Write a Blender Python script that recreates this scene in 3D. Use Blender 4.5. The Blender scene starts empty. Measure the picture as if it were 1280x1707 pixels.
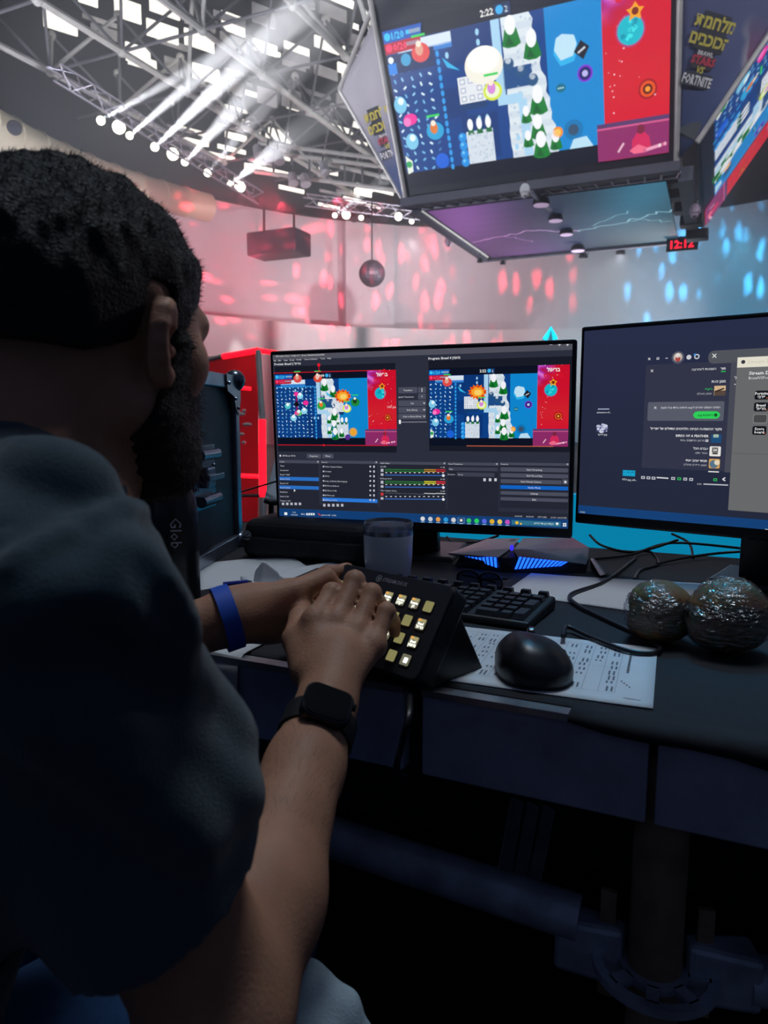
import bpy, bmesh, math, random
import numpy as np
from mathutils import Vector, Matrix

random.seed(7); np.random.seed(7)
SC = bpy.context.scene
COL = SC.collection
PI = math.pi

# ---------------------------------------------------------------- camera
FPX, CX, CY = 1200.0, 640.0, 853.5
PITCH = math.radians(7.5)
CZ = 1.05                                   # camera height above the floor
cam_d = bpy.data.cameras.new('camera')
cam = bpy.data.objects.new('camera', cam_d); COL.objects.link(cam)
cam.location = (0, 0, CZ)
cam.rotation_euler = (PI/2 - PITCH, 0, 0)
cam_d.sensor_fit = 'VERTICAL'; cam_d.sensor_height = 36.0
cam_d.lens = 36.0*FPX/1707.0
cam_d.clip_start = 0.05; cam_d.clip_end = 200
cam_d.dof.use_dof = True; cam_d.dof.focus_distance = 1.15; cam_d.dof.aperture_fstop = 9.0
SC.camera = cam

# ---------------------------------------------------------------- world, exposure
SC.view_settings.view_transform = 'Standard'
SC.view_settings.look = 'None'
SC.view_settings.gamma = 1.0
SC.view_settings.use_curve_mapping = False
SC.view_settings.exposure = 0.0
SC.cycles.use_denoising = True
SC.cycles.max_bounces = 5; SC.cycles.diffuse_bounces = 2; SC.cycles.glossy_bounces = 3
SC.cycles.transmission_bounces = 5; SC.cycles.transparent_max_bounces = 10; SC.cycles.volume_bounces = 0
SC.cycles.caustics_reflective = False; SC.cycles.caustics_refractive = False
SC.cycles.sample_clamp_indirect = 4.0; SC.cycles.use_adaptive_sampling = True; SC.cycles.adaptive_threshold = .025
world = bpy.data.worlds.new('world'); SC.world = world
world.use_nodes = True
bg = world.node_tree.nodes['Background']
bg.inputs[0].default_value = (0.40, 0.55, 1.0, 1)
bg.inputs[1].default_value = 0.065

JY = math.radians(24.5)                      # the arena's overhead cube and the desk are turned this far
JR = Vector((math.cos(JY), -math.sin(JY), 0)); JD = Vector((math.sin(JY), math.cos(JY), 0)); UP = Vector((0, 0, 1))

def spot(name, loc, target, power, col, size_deg, blend=0.3, radius=0.05, gobo=None):
    d = bpy.data.lights.new(name, 'SPOT'); d.energy = power; d.color = col
    d.spot_size = math.radians(size_deg); d.spot_blend = blend; d.shadow_soft_size = radius
    o = bpy.data.objects.new(name, d); COL.objects.link(o)
    o.location = loc
    o.rotation_euler = (Vector(target)-Vector(loc)).to_track_quat('-Z', 'Y').to_euler()
    if gobo:                                # a patterned glass in the lamp: petals thrown on the wall
        d.use_nodes = True; nt = d.node_tree; N = nt.nodes; L = nt.links
        em = [n for n in N if n.type == 'EMISSION'][0]
        tc = N.new('ShaderNodeTexCoord'); sep = N.new('ShaderNodeSeparateXYZ'); L.new(tc.outputs['Normal'], sep.inputs[0])
        def div(a, b):
            m = N.new('ShaderNodeMath'); m.operation = 'DIVIDE'; L.new(a, m.inputs[0]); L.new(b, m.inputs[1]); return m.outputs[0]
        cmb = N.new('ShaderNodeCombineXYZ'); L.new(div(sep.outputs[0], sep.outputs[2]), cmb.inputs[0]); L.new(div(sep.outputs[1], sep.outputs[2]), cmb.inputs[1])
        mp = N.new('ShaderNodeMapping'); mp.inputs['Scale'].default_value = (gobo[0]*1.35, gobo[1]*1.35, 1); mp.inputs['Rotation'].default_value = (0, 0, gobo[2]); L.new(cmb.outputs[0], mp.inputs[0])
        nz = N.new('ShaderNodeTexNoise'); nz.inputs['Scale'].default_value = 1.3; L.new(mp.outputs[0], nz.inputs['Vector'])
        mx = N.new('ShaderNodeMix'); mx.data_type = 'VECTOR'; mx.inputs['Factor'].default_value = .35; L.new(mp.outputs[0], mx.inputs[4]); L.new(nz.outputs['Color'], mx.inputs[5])
        vo = N.new('ShaderNodeTexVoronoi'); vo.inputs['Scale'].default_value = 1.0; L.new(mx.outputs[1], vo.inputs['Vector'])
        mr = N.new('ShaderNodeMapRange'); mr.inputs[1].default_value = .36; mr.inputs[2].default_value = .18; mr.inputs[3].default_value = .10; mr.inputs[4].default_value = 1.6
        L.new(vo.outputs['Distance'], mr.inputs[0]); L.new(mr.outputs[0], em.inputs['Strength'])
    return o

# ---------------------------------------------------------------- pixel -> place
def ray(u, v):
    x, y, z = (u-CX)/FPX, -(v-CY)/FPX, 1.0
    return Vector((x, z*math.cos(PITCH)+y*math.sin(PITCH), y*math.cos(PITCH)-z*math.sin(PITCH)))
EYE = Vector((0, 0, CZ))
def W(u, v, d): return EYE + ray(u, v)*d                     # point at camera depth d
def onz(u, v, z): r = ray(u, v); return EYE + r*((z-CZ)/r.z)     # point on the level z
def oncyl(u, v, c, R):                                       # far hit with an upright cylinder
    r = ray(u, v); ox, oy = -c[0], -c[1]
    a = r.x*r.x+r.y*r.y; b = 2*(ox*r.x+oy*r.y); cc = ox*ox+oy*oy-R*R
    t = (-b+math.sqrt(max(0, b*b-4*a*cc)))/(2*a)
    return EYE + r*t

# ---------------------------------------------------------------- colours and materials
def lin(c):
    if isinstance(c, str): c = [int(c[i:i+2], 16)/255 for i in (0, 2, 4)]
    return tuple(((x/12.92) if x <= .04045 else ((x+.055)/1.055)**2.4) for x in c[:3])
MATS = {}
def mat(name, col, rough=.6, metal=0.0, var=.12, scale=20.0, bump=0.0, bscale=None, emit=None, estr=0.0, spec=.5, coat=0.0, sheen=0.0, sss=0.0, alpha=None, trans=0.0):
    if name in MATS: return MATS[name]
    m = bpy.data.materials.new(name); m.use_nodes = True; nt = m.node_tree; N = nt.nodes; L = nt.links
    b = N['Principled BSDF']; c = lin(col)
    tc = N.new('ShaderNodeTexCoord'); nz = N.new('ShaderNodeTexNoise'); nz.inputs['Scale'].default_value = scale; nz.inputs['Detail'].default_value = 4
    L.new(tc.outputs['Object'], nz.inputs['Vector'])
    cr = N.new('ShaderNodeValToRGB'); cr.color_ramp.elements[0].position = .3; cr.color_ramp.elements[1].position = .7
    cr.color_ramp.elements[0].color = (*[x*(1-var) for x in c], 1); cr.color_ramp.elements[1].color = (*[min(1, x*(1+var)) for x in c], 1)
    L.new(nz.outputs['Fac'], cr.inputs[0]); L.new(cr.outputs[0], b.inputs['Base Color'])
    b.inputs['Roughness'].default_value = rough; b.inputs['Metallic'].default_value = metal; b.inputs['Specular IOR Level'].default_value = spec
    b.inputs['Coat Weight'].default_value = coat; b.inputs['Sheen Weight'].default_value = sheen
    if sss: b.inputs['Subsurface Weight'].default_value = sss; b.inputs['Subsurface Radius'].default_value = (.008, .003, .0015)
    if trans: b.inputs['Transmission Weight'].default_value = trans
    if alpha is not None: b.inputs['Alpha'].default_value = alpha
    if emit: b.inputs['Emission Color'].default_value = (*lin(emit), 1); b.inputs['Emission Strength'].default_value = estr
    if bump:
        bp = N.new('ShaderNodeBump'); bp.inputs['Strength'].default_value = bump; bp.inputs['Distance'].default_value = .01
        n2 = N.new('ShaderNodeTexNoise'); n2.inputs['Scale'].default_value = bscale or scale*3; n2.inputs['Detail'].default_value = 5
        L.new(tc.outputs['Object'], n2.inputs['Vector']); L.new(n2.outputs['Fac'], bp.inputs['Height']); L.new(bp.outputs[0], b.inputs['Normal'])
    MATS[name] = m; return m
def mat_image(name, strength):                # a lit display or print: colours come with the drawn shapes
    m = bpy.data.materials.new(name); m.use_nodes = True; N = m.node_tree.nodes; L = m.node_tree.links
    b = N['Principled BSDF']; at = N.new('ShaderNodeVertexColor'); at.layer_name = 'Col'
    if strength > 0:
        b.inputs['Base Color'].default_value = (.005, .005, .006, 1); b.inputs['Roughness'].default_value = .45
        L.new(at.outputs[0], b.inputs['Emission Color']); b.inputs['Emission Strength'].default_value = strength
    else:
        L.new(at.outputs[0], b.inputs['Base Color']); b.inputs['Roughness'].default_value = .7
    return m

# ---------------------------------------------------------------- objects
def thing(name, loc, label=None, cat=None, group=None, kind=None):
    o = bpy.data.objects.new(name, None); COL.objects.link(o); o.location = loc; o.empty_display_size = .05
    return tag(o, label, cat, group, kind)
def tag(o, label=None, cat=None, group=None, kind=None):
    if label: o['label'] = label
    if cat: o['category'] = cat
    if group: o['group'] = group
    if kind: o['kind'] = kind
    return o
def base_of(p):
    v = Vector((0, 0, 0))
    while p is not None: v += p.location; p = p.parent
    return v
def perp(d):
    d = d.normalized(); a = Vector((0, 0, 1)) if abs(d.z) < .9 else Vector((1, 0, 0))
    x = d.cross(a).normalized(); return x, d.cross(x).normalized()
class MB:
    def __init__(s): s.v = []; s.f = []
    def add(s, vs, fs):
        k = len(s.v); s.v += [tuple(p) for p in vs]; s.f += [tuple(i+k for i in q) for q in fs]; return s
    def obox(s, c, ax, ay, az):               # box from centre and three half-vectors
        c = Vector(c); vs = [c+ax*i+ay*j+az*k for k in (-1, 1) for j in (-1, 1) for i in (-1, 1)]
        fs = [(0, 2, 3, 1), (4, 5, 7, 6), (0, 1, 5, 4), (2, 6, 7, 3), (0, 4, 6, 2), (1, 3, 7, 5)]
        if ax.cross(ay).dot(az) < 0: fs = [q[::-1] for q in fs]
        return s.add(vs, fs)
    def hexa(s, b, t):                        # four bottom points, four top points
        fs = [(3, 2, 1, 0), (4, 5, 6, 7)]+[(i, (i+1) % 4, (i+1) % 4+4, i+4) for i in range(4)]
        return s.add([Vector(p) for p in b]+[Vector(p) for p in t], fs)
    def tube(s, pts, r, n=8, cap=True, closed=False):
        pts = [Vector(p) for p in pts]; m = len(pts); rs = r if isinstance(r, (list, tuple)) else [r]*m
        vs = []; fs = []; px = None
        for i, p in enumerate(pts):
            d = (pts[(i+1) % m]-pts[i-1]) if closed else (pts[min(i+1, m-1)]-pts[max(i-1, 0)])
            d = d.normalized() if d.length > 1e-9 else Vector((0, 0, 1))
            if px is None: px, _ = perp(d)
            px = (px-d*px.dot(d)); px = px.normalized() if px.length > 1e-6 else perp(d)[0]
            py = d.cross(px)
            vs += [p+(px*math.cos(2*PI*k/n)+py*math.sin(2*PI*k/n))*rs[i] for k in range(n)]
        for i in range(m if closed else m-1):
            a = i*n; b = ((i+1) % m)*n
            fs += [(a+k, a+(k+1) % n, b+(k+1) % n, b+k) for k in range(n)]
        if cap and not closed: fs += [tuple(range(n))[::-1], tuple((m-1)*n+k for k in range(n))]
        return s.add(vs, fs)
    def lathe(s, o, ax, prof, n=24):          # prof: (radius, height) pairs along ax
        o = Vector(o); ax = Vector(ax).normalized(); x, y = perp(ax); vs = []; fs = []
        for r, h in prof: vs += [o+ax*h+(x*math.cos(2*PI*k/n)+y*math.sin(2*PI*k/n))*max(r, 1e-5) for k in range(n)]
        for i in range(len(prof)-1): fs += [(i*n+k, i*n+(k+1) % n, (i+1)*n+(k+1) % n, (i+1)*n+k) for k in range(n)]
        fs += [tuple(range(n))[::-1], tuple((len(prof)-1)*n+k for k in range(n))]
        return s.add(vs, fs)
    def prism(s, poly, vec):                  # flat polygon (3D points) pushed along vec
        n = len(poly); poly = [Vector(p) for p in poly]
        return s.add(poly+[p+vec for p in poly], [tuple(range(n))[::-1], tuple(range(n, 2*n))]+[(i, (i+1) % n, (i+1) % n+n, i+n) for i in range(n)])
    def ball(s, c, rx, ry, rz, n=14, m=10, fn=None):
        c = Vector(c); vs = []; fs = []
        for j in range(m+1):
            t = PI*j/m
            for i in range(n):
                p = 2*PI*i/n; q = Vector((math.sin(t)*math.cos(p), math.sin(t)*math.sin(p), math.cos(t)))
                k = fn(q) if fn else 1.0
                vs.append(c+Vector((q.x*rx*k, q.y*ry*k, q.z*rz*k)))
        for j in range(m): fs += [(j*n+i, (j+1)*n+i, (j+1)*n+(i+1) % n, j*n+(i+1) % n) for i in range(n)]
        return s.add(vs, fs)
    def build(s, name, m, parent=None, smooth=False, bevel=0.0, origin=None, seg=2, fix=True):
        o0 = base_of(parent) if parent is not None else (Vector(origin) if origin is not None else Vector((0, 0, 0)))
        me = bpy.data.meshes.new(name); me.from_pydata([(p[0]-o0.x, p[1]-o0.y, p[2]-o0.z) for p in s.v], [], s.f); me.update()
        if fix:
            bm = bmesh.new(); bm.from_mesh(me); bmesh.ops.remove_doubles(bm, verts=bm.verts, dist=1e-6); bmesh.ops.recalc_face_normals(bm, faces=bm.faces); bm.to_mesh(me); bm.free()
        return link(name, me, m, parent, smooth, bevel, origin, seg)
def link(name, me, m, parent=None, smooth=False, bevel=0.0, origin=None, seg=2):
    o = bpy.data.objects.new(name, me); COL.objects.link(o)
    if m: me.materials.append(m)
    if parent is not None: o.parent = parent
    elif origin is not None: o.location = origin
    if smooth:
        me.polygons.foreach_set('use_smooth', [True]*len(me.polygons))
        if smooth != 'all':
            try: me.set_sharp_from_angle(angle=math.radians(40))
            except Exception: pass
    if bevel:
        b = o.modifiers.new('bevel', 'BEVEL'); b.width = bevel; b.segments = seg; b.limit_method = 'ANGLE'; b.angle_limit = math.radians(35)
    return o

# ---------------------------------------------------------------- drawn displays and prints
CANVASES = []
class Canvas:
    """Flat artwork on a real panel: shapes in artwork units laid on the panel's plane, later layers a hair further out."""
    def __init__(s, name, origin, right, down, unit, eps, strength, parent, label=None):
        s.name, s.o, s.r, s.d, s.k, s.eps, s.st, s.parent, s.label = name, Vector(origin), Vector(right).normalized(), Vector(down).normalized(), unit, eps, strength, parent, label
        s.n = s.d.cross(s.r).normalized(); s.ops = []; s.clip = None; CANVASES.append(s)
    def poly(s, pts, col, l=1): s.ops.append(('p', pts, col, l))
    def rect(s, x0, y0, x1, y1, col, l=1): s.poly([(x0, y0), (x0, y1), (x1, y1), (x1, y0)], col, l)
    def rrect(s, x0, y0, x1, y1, r, col, l=1):
        pts = []
        for cx, cy, a in ((x0+r, y0+r, -PI/2), (x0+r, y1-r, PI), (x1-r, y1-r, PI/2), (x1-r, y0+r, 0)):
            pts += [(cx+r*math.cos(a-t*PI/6), cy+r*math.sin(a-t*PI/6)) for t in range(4)]
        s.poly(pts, col, l)
    def disc(s, x, y, r, col, l=1, ry=None, n=18): s.poly([(x+r*math.cos(-2*PI*i/n), y+(ry or r)*math.sin(-2*PI*i/n)) for i in range(n)], col, l)
    def ring(s, x, y, r, w, col, l=1, n=20):
        for i in range(n):
            a, b = -2*PI*i/n, -2*PI*(i+1)/n
            s.poly([(x+r*math.cos(a), y+r*math.sin(a)), (x+r*math.cos(b), y+r*math.sin(b)), (x+(r-w)*math.cos(b), y+(r-w)*math.sin(b)), (x+(r-w)*math.cos(a), y+(r-w)*math.sin(a))], col, l)
    def line(s, p, q, w, col, l=1):
        dx, dy = q[0]-p[0], q[1]-p[1]; k = w/2/max(1e-6, math.hypot(dx, dy)); nx, ny = -dy*k, dx*k
        s.poly([(p[0]+nx, p[1]+ny), (q[0]+nx, q[1]+ny), (q[0]-nx, q[1]-ny), (p[0]-nx, p[1]-ny)], col, l)
    def text(s, t, x, y, size, col, l=2, align='l', bold=0.0, shear=0.0, sx=1.0): s.ops.append(('t', t, x, y, size, col, l, align, bold, shear, sx))
def heb(t): return t[::-1]
TEXT = {}
def resolve_text():
    want = {}
    for c in CANVASES:
        for op in c.ops:
            if op[0] == 't': want[(op[1], op[8], op[9])] = None
    tmp = []
    for key in want:
        cu = bpy.data.curves.new('t', 'FONT'); cu.body = key[0]; cu.size = 1.0; cu.resolution_u = 1; cu.offset = key[1]; cu.shear = key[2]; cu.fill_mode = 'FRONT'
        o = bpy.data.objects.new('t', cu); COL.objects.link(o); tmp.append((key, o))
    dg = bpy.context.evaluated_depsgraph_get(); dg.update()
    for key, o in tmp:
        me = o.evaluated_get(dg).to_mesh()
        TEXT[key] = ([(v.co.x, v.co.y) for v in me.vertices], [tuple(p.vertices) for p in me.polygons])
    for key, o in tmp:
        cu = o.data; bpy.data.objects.remove(o); bpy.data.curves.remove(cu)
def clip_poly(pts, box):
    for ax, lim, sgn in ((0, box[0], 1), (0, box[2], -1), (1, box[1], 1), (1, box[3], -1)):
        out = []
        for i in range(len(pts)):
            a, b = pts[i-1], pts[i]; ia = (a[ax]-lim)*sgn >= 0; ib = (b[ax]-lim)*sgn >= 0
            if ia != ib:
                t = (lim-a[ax])/(b[ax]-a[ax]); out.append((a[0]+(b[0]-a[0])*t, a[1]+(b[1]-a[1])*t))
            if ib: out.append(b)
        pts = out
        if not pts: return pts
    return pts
def build_canvases():
    resolve_text()
    for c in CANVASES:
        V = []; F = []; K = []
        off = base_of(c.parent) if c.parent is not None else Vector((0, 0, 0))
        def put(pts, fs, col, l):
            k = len(V)
            for x, y in pts:
                p = c.o+c.r*(x*c.k)+c.d*(y*c.k)+c.n*(c.eps*(l+1))-off; V.append((p.x, p.y, p.z))
            for q in fs: F.append(tuple(i+k for i in q)); K.append(col)
        for op in c.ops:
            if op[0] == 'p':
                pts = op[1]
                if c.clip: pts = clip_poly(pts, c.clip)
                if len(pts) >= 3: put(pts, [tuple(range(len(pts)))], (*lin(op[2]), 1), op[3])
            else:
                _, t, x, y, size, col, l, al, bold, shear, sx = op
                vs, fs = TEXT[(t, bold, shear)]
                if not vs: continue
                w = max(p[0] for p in vs)-min(p[0] for p in vs); m = min(p[0] for p in vs)
                ox = -m-(0 if al == 'l' else (w/2 if al == 'c' else w))
                pts = [(x+(p[0]+ox)*size*sx, y-p[1]*size) for p in vs]
                if c.clip:
                    pts = [(min(max(a, c.clip[0]), c.clip[2]), min(max(b, c.clip[1]), c.clip[3])) for a, b in pts]
                put(pts, [q[::-1] for q in fs], (*lin(col), 1), l)
        me = bpy.data.meshes.new(c.name); me.from_pydata(V, [], F); me.update()
        ca = me.color_attributes.new('Col', 'FLOAT_COLOR', 'CORNER')
        arr = np.repeat(np.array(K, np.float32), [len(f) for f in F], axis=0).ravel()
        ca.data.foreach_set('color', arr)
        # every face looks out of the panel
        nrm = np.array([p.normal[:] for p in me.polygons]) @ np.array(c.n[:])
        if (nrm < 0).any():
            bm = bmesh.new(); bm.from_mesh(me); bm.faces.ensure_lookup_table()
            bmesh.ops.reverse_faces(bm, faces=[bm.faces[i] for i in np.where(nrm < 0)[0]]); bm.to_mesh(me); bm.free()
        o = link(c.name, me, mat_image(c.name+'_ink', c.st), c.parent)
        if c.label: o['label'] = c.label

ORD = ['first', 'second', 'third', 'fourth', 'fifth', 'sixth', 'seventh', 'eighth', 'ninth', 'tenth', 'eleventh', 'twelfth']

# ================================================================ THE ARENA
RC = (4.0, 17.0)                              # centre of the round hall
def ring_pt(th, R, z): return Vector((RC[0]+R*math.cos(th), RC[1]+R*math.sin(th), z))
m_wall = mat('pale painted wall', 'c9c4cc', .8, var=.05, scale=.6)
m_wall2 = mat('grey parapet paint', 'd8d3d8', .8, var=.05, scale=.8)
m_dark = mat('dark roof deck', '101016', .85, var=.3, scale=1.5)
m_steel = mat('white painted steel tube', 'd9d7d2', .5, var=.12, scale=3)
m_truss = mat('aluminium truss', 'a7a4b4', .35, .7, var=.1, scale=4)
m_black = mat('black lamp housing', '141418', .45, var=.2, scale=9)
m_panel = mat('white acoustic panel', 'd9d6d8', .7, var=.08, scale=2)
m_sky = mat('daylit skylight pane', 'f4f2ea', .5, emit='fff9ee', estr=1.7, var=.02)
m_duct = mat('cream duct sheet', 'd5cbb4', .5, .1, var=.08, scale=1.2)
m_floor = mat('dark hall floor', '17171c', .5, var=.3, scale=1.0)

floor = tag(MB().obox((2, 12, -.05), Vector((22, 0, 0)), Vector((0, 24, 0)), Vector((0, 0, .05))).build('floor', m_floor), 'dark floor of the hall', kind='structure')

# round wall: tall shell made of upright bays with a set-back upper storey and a proud parapet band
def shell(name, R, z0, z1, th0, th1, n, m, thick=.3, label=None):
    b = MB()
    for i in range(n):
        a, c = th0+(th1-th0)*i/n, th0+(th1-th0)*(i+1)/n
        b.hexa([ring_pt(a, R, z0), ring_pt(c, R, z0), ring_pt(c, R+thick, z0), ring_pt(a, R+thick, z0)],
               [ring_pt(a, R, z1), ring_pt(c, R, z1), ring_pt(c, R+thick, z1), ring_pt(a, R+thick, z1)])
    return tag(b.build(name, m, origin=ring_pt((th0+th1)/2, R, z0), smooth=True), label, kind='structure')
D2R = PI/180
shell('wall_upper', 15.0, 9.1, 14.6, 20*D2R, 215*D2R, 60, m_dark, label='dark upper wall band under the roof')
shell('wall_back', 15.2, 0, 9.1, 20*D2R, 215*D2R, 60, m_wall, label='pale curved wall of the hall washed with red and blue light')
shell('wall_parapet', 14.0, 0, 4.7, 20*D2R, 214*D2R, 60, m_wall2, .25, label='pale curved balcony front below the wall')
# upright pilaster on the back wall
p = oncyl(615, 470, RC, 15.0); th = math.atan2(p.y-RC[1], p.x-RC[0])
shell('wall_pier', 14.75, 0, 9.0, th-4.0*D2R, th+4.2*D2R, 3, m_wall, .4, label='broad upright pier on the curved wall behind the round ball')

# ceiling deck
cb = MB(); NR = 48
ctr = [ring_pt(2*PI*i/NR, 17.5, 14.6) for i in range(NR)]
cb.prism(ctr, Vector((0, 0, .2)))
ceil = tag(cb.build('ceiling', m_dark, origin=(RC[0], RC[1], 14.6)), 'dark roof deck above the white panels', kind='structure')

def grid_pt(i, j, z, s=2.1, o=(-11.0, 16.0)):  # roof grid along the hall's axes
    q = Vector((o[0], o[1], 0))+JR*(i*s)+JD*(j*s); return Vector((q.x, q.y, z))
def project(p):
    q = Vector(p)-EYE; z = q.y*math.cos(PITCH)-q.z*math.sin(PITCH); y = q.y*math.sin(PITCH)+q.z*math.cos(PITCH)
    return (CX+FPX*q.x/z, CY-FPX*y/z, z) if z > .05 else (-9e3, -9e3, z)
def in_view(p, m=60):
    u, v, z = project(p); return z > 0 and -m < u < 1280+m and -m < v < 420

# panels hung upright under the deck, in stepped rows: parts of the ceiling; the bright ones are daylit skylight panes
HA = Vector((math.sin(52*D2R), math.cos(52*D2R), 0)); HB = Vector((HA.y, -HA.x, 0))
panel_data = {}
rng = random.Random(11)
for j in range(-16, 18):
    for i in range(-16, 20):
        q = Vector((-6, 20, 0))+HA*(i*1.12+(.5 if j % 2 else 0))+HB*(j*1.0); q.z = 12.0+1.0*rng.random()+(.5 if j % 3 == 0 else 0)
        if math.hypot(q.x-RC[0], q.y-RC[1]) > 14.7 or not in_view(q, 40): continue
        u, v, z = project(q)
        if u > 690 or z < 8: continue
        if rng.random() < .14: continue
        bright = rng.random() < (.66 if u < 280 else (.34 if u < 480 else .46))
        sh = rng.choice([(.46, .22), (.46, .16), (.38, .26), (.50, .06), (.26, .20), (.50, .09)])
        key = (sh, bright)
        if key not in panel_data:
            o = MB().obox((0, 0, 0), HA*sh[0], HB*.03, UP*sh[1]).build('roof_panel', m_sky if bright else m_panel); panel_data[key] = o.data
            bpy.data.objects.remove(o)
        o = bpy.data.objects.new('skylight' if bright else 'roof_panel', panel_data[key]); COL.objects.link(o); o.parent = ceil
        o.location = q-ceil.location

for _ in range(44):                            # low slats and panes along the far rim of the roof
    u, v = rng.uniform(300, 640), rng.uniform(150, 345)
    if v > 170+(u-300)*.62+90 or v < 60+(u-300)*.35: continue
    q = oncyl(u, v, RC, 14.2); sh = rng.choice([(.5, .05), (.42, .10), (.55, .07)]); bright = rng.random() < .6; key = (sh, bright)
    if key not in panel_data:
        o = MB().obox((0, 0, 0), HA*sh[0], HB*.03, UP*sh[1]).build('roof_panel', m_sky if bright else m_panel); panel_data[key] = o.data; bpy.data.objects.remove(o)
    o = bpy.data.objects.new('skylight' if bright else 'roof_panel', panel_data[key]); COL.objects.link(o); o.parent = ceil; o.location = q-ceil.location

# space frame: two layers of tubes joined at ball nodes
frame = thing('roof_space_frame', (RC[0], RC[1], 10.3), 'white tubular space frame under the panelled roof', 'roof frame')
seg = []
ZB, ZT = 10.2, 11.9
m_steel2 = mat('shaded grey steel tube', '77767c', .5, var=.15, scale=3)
rng = random.Random(4)
GS = 1.2
for i in range(-4, 8):
    for j in range(-4, 7):
        a = grid_pt(i*GS, j*GS, ZB); t = grid_pt((i+.5)*GS, (j+.5)*GS, ZT)
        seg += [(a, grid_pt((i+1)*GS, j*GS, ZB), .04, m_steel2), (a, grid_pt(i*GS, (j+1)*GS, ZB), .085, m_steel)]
        for di in (0, 1):
            for dj in (0, 1):
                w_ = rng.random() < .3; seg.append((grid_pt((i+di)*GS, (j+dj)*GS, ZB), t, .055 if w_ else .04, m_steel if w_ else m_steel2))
ok = []
for a, b, r, mm in seg:
    m_ = (a+b)/2
    u, v, z = project(m_)
    if math.hypot(m_.x-RC[0], m_.y-RC[1]) < 14.6 and in_view(m_) and z > 9 and not (u > 690 and v < 340): ok.append((z, a, b, r, mm))
ok.sort(key=lambda t: t[0])
rest = MB(); unit = {}
for n_, (z, a, b, r, mm) in enumerate(ok):
    if n_ < 290:
        L_ = round((b-a).length, 2); key = (L_, r, mm.name)
        if key not in unit:
            o = MB().tube([(0, 0, 0), (0, 0, L_)], r, 7).build('strut', mm, smooth=True); unit[key] = o.data; bpy.data.objects.remove(o)
        o = bpy.data.objects.new('strut', unit[key]); COL.objects.link(o); o.parent = frame; o.location = a-frame.location
        o.rotation_mode = 'QUATERNION'; o.rotation_quaternion = (b-a).to_track_quat('Z', 'Y')
    else: rest.tube([a, b], r, 5)
if rest.v: tag(rest.build('far_strut', m_steel2, frame), kind='stuff')
nodes = {}
for z, a, b, r, mm in ok:
    for p in (a, b): nodes[(round(p.x, 2), round(p.y, 2), round(p.z, 2))] = p
nd = MB().ball((0, 0, 0), .13, .13, .13, 8, 6).build('joint_ball', m_steel, smooth=True); nd_me = nd.data; bpy.data.objects.remove(nd)
for p in sorted(nodes.values(), key=lambda p: (p-EYE).length)[:180]:
    o = bpy.data.objects.new('joint_ball', nd_me); COL.objects.link(o); o.parent = frame; o.location = p-frame.location

# big round duct along the top of the left wall
dt = thing('ventilation_duct', ring_pt(180*D2R, 13.9, 7.9), 'fat cream ventilation duct curving along the hall wall', 'duct')
angs = [205-4*i for i in range(18)]
for n_ in range(17):
    pts = [ring_pt((angs[n_]-t)*D2R, 13.9, 8.1+.015*(n_)) for t in (0, 2, 3.97)]
    MB().tube(pts, .47, 20, cap=False).build('duct_section', m_duct, dt, smooth=True)
    MB().tube([ring_pt((angs[n_]-.15)*D2R, 13.9, 8.1+.015*n_), ring_pt((angs[n_]+.15)*D2R, 13.9, 8.1+.015*n_)], .50, 20).build('duct_collar', m_duct, dt)

# lattice truss builder
def truss(name, pts, w, m, label, r=.03, step=.5):
    t = thing(name, pts[0], label, 'truss')
    for a, b in zip(pts, pts[1:]):
        d = (b-a).normalized(); x = d.cross(UP).normalized(); y = Vector((0, 0, 1)); n = max(2, int((b-a).length/step))
        ch = [(-1, 0), (1, 0), (0, -1.6)]
        off = [x*(w*c[0]/2)+y*(w*c[1]/2) for c in ch]
        for o_ in off: MB().tube([a+o_, b+o_], r, 8).build('chord', m, t, smooth=True)
        lace = MB()
        for e, g in ((0, 1), (1, 2), (2, 0)):
            for k in range(n):
                p0 = a+(b-a)*(k/n); p1 = a+(b-a)*((k+1)/n)
                s_, q_ = (off[e], off[g]) if k % 2 == 0 else (off[g], off[e])
                lace.tube([p0+s_, p1+q_], r*.6, 5)
        lace.build('lacing', m, t)
    return t
TA = oncyl(88, 108, RC, 12.2); TB = oncyl(430, 322, RC, 12.2); TC = oncyl(508, 326, RC, 12.6); TD = oncyl(712, 352, RC, 12.6)
truss('lighting_truss', [TA, TB], .45, m_truss, 'long lattice lighting truss running down along the duct')
truss('lighting_truss', [TC, TD], .45, m_truss, 'short lattice lighting truss below the hanging screen corner')

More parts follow.
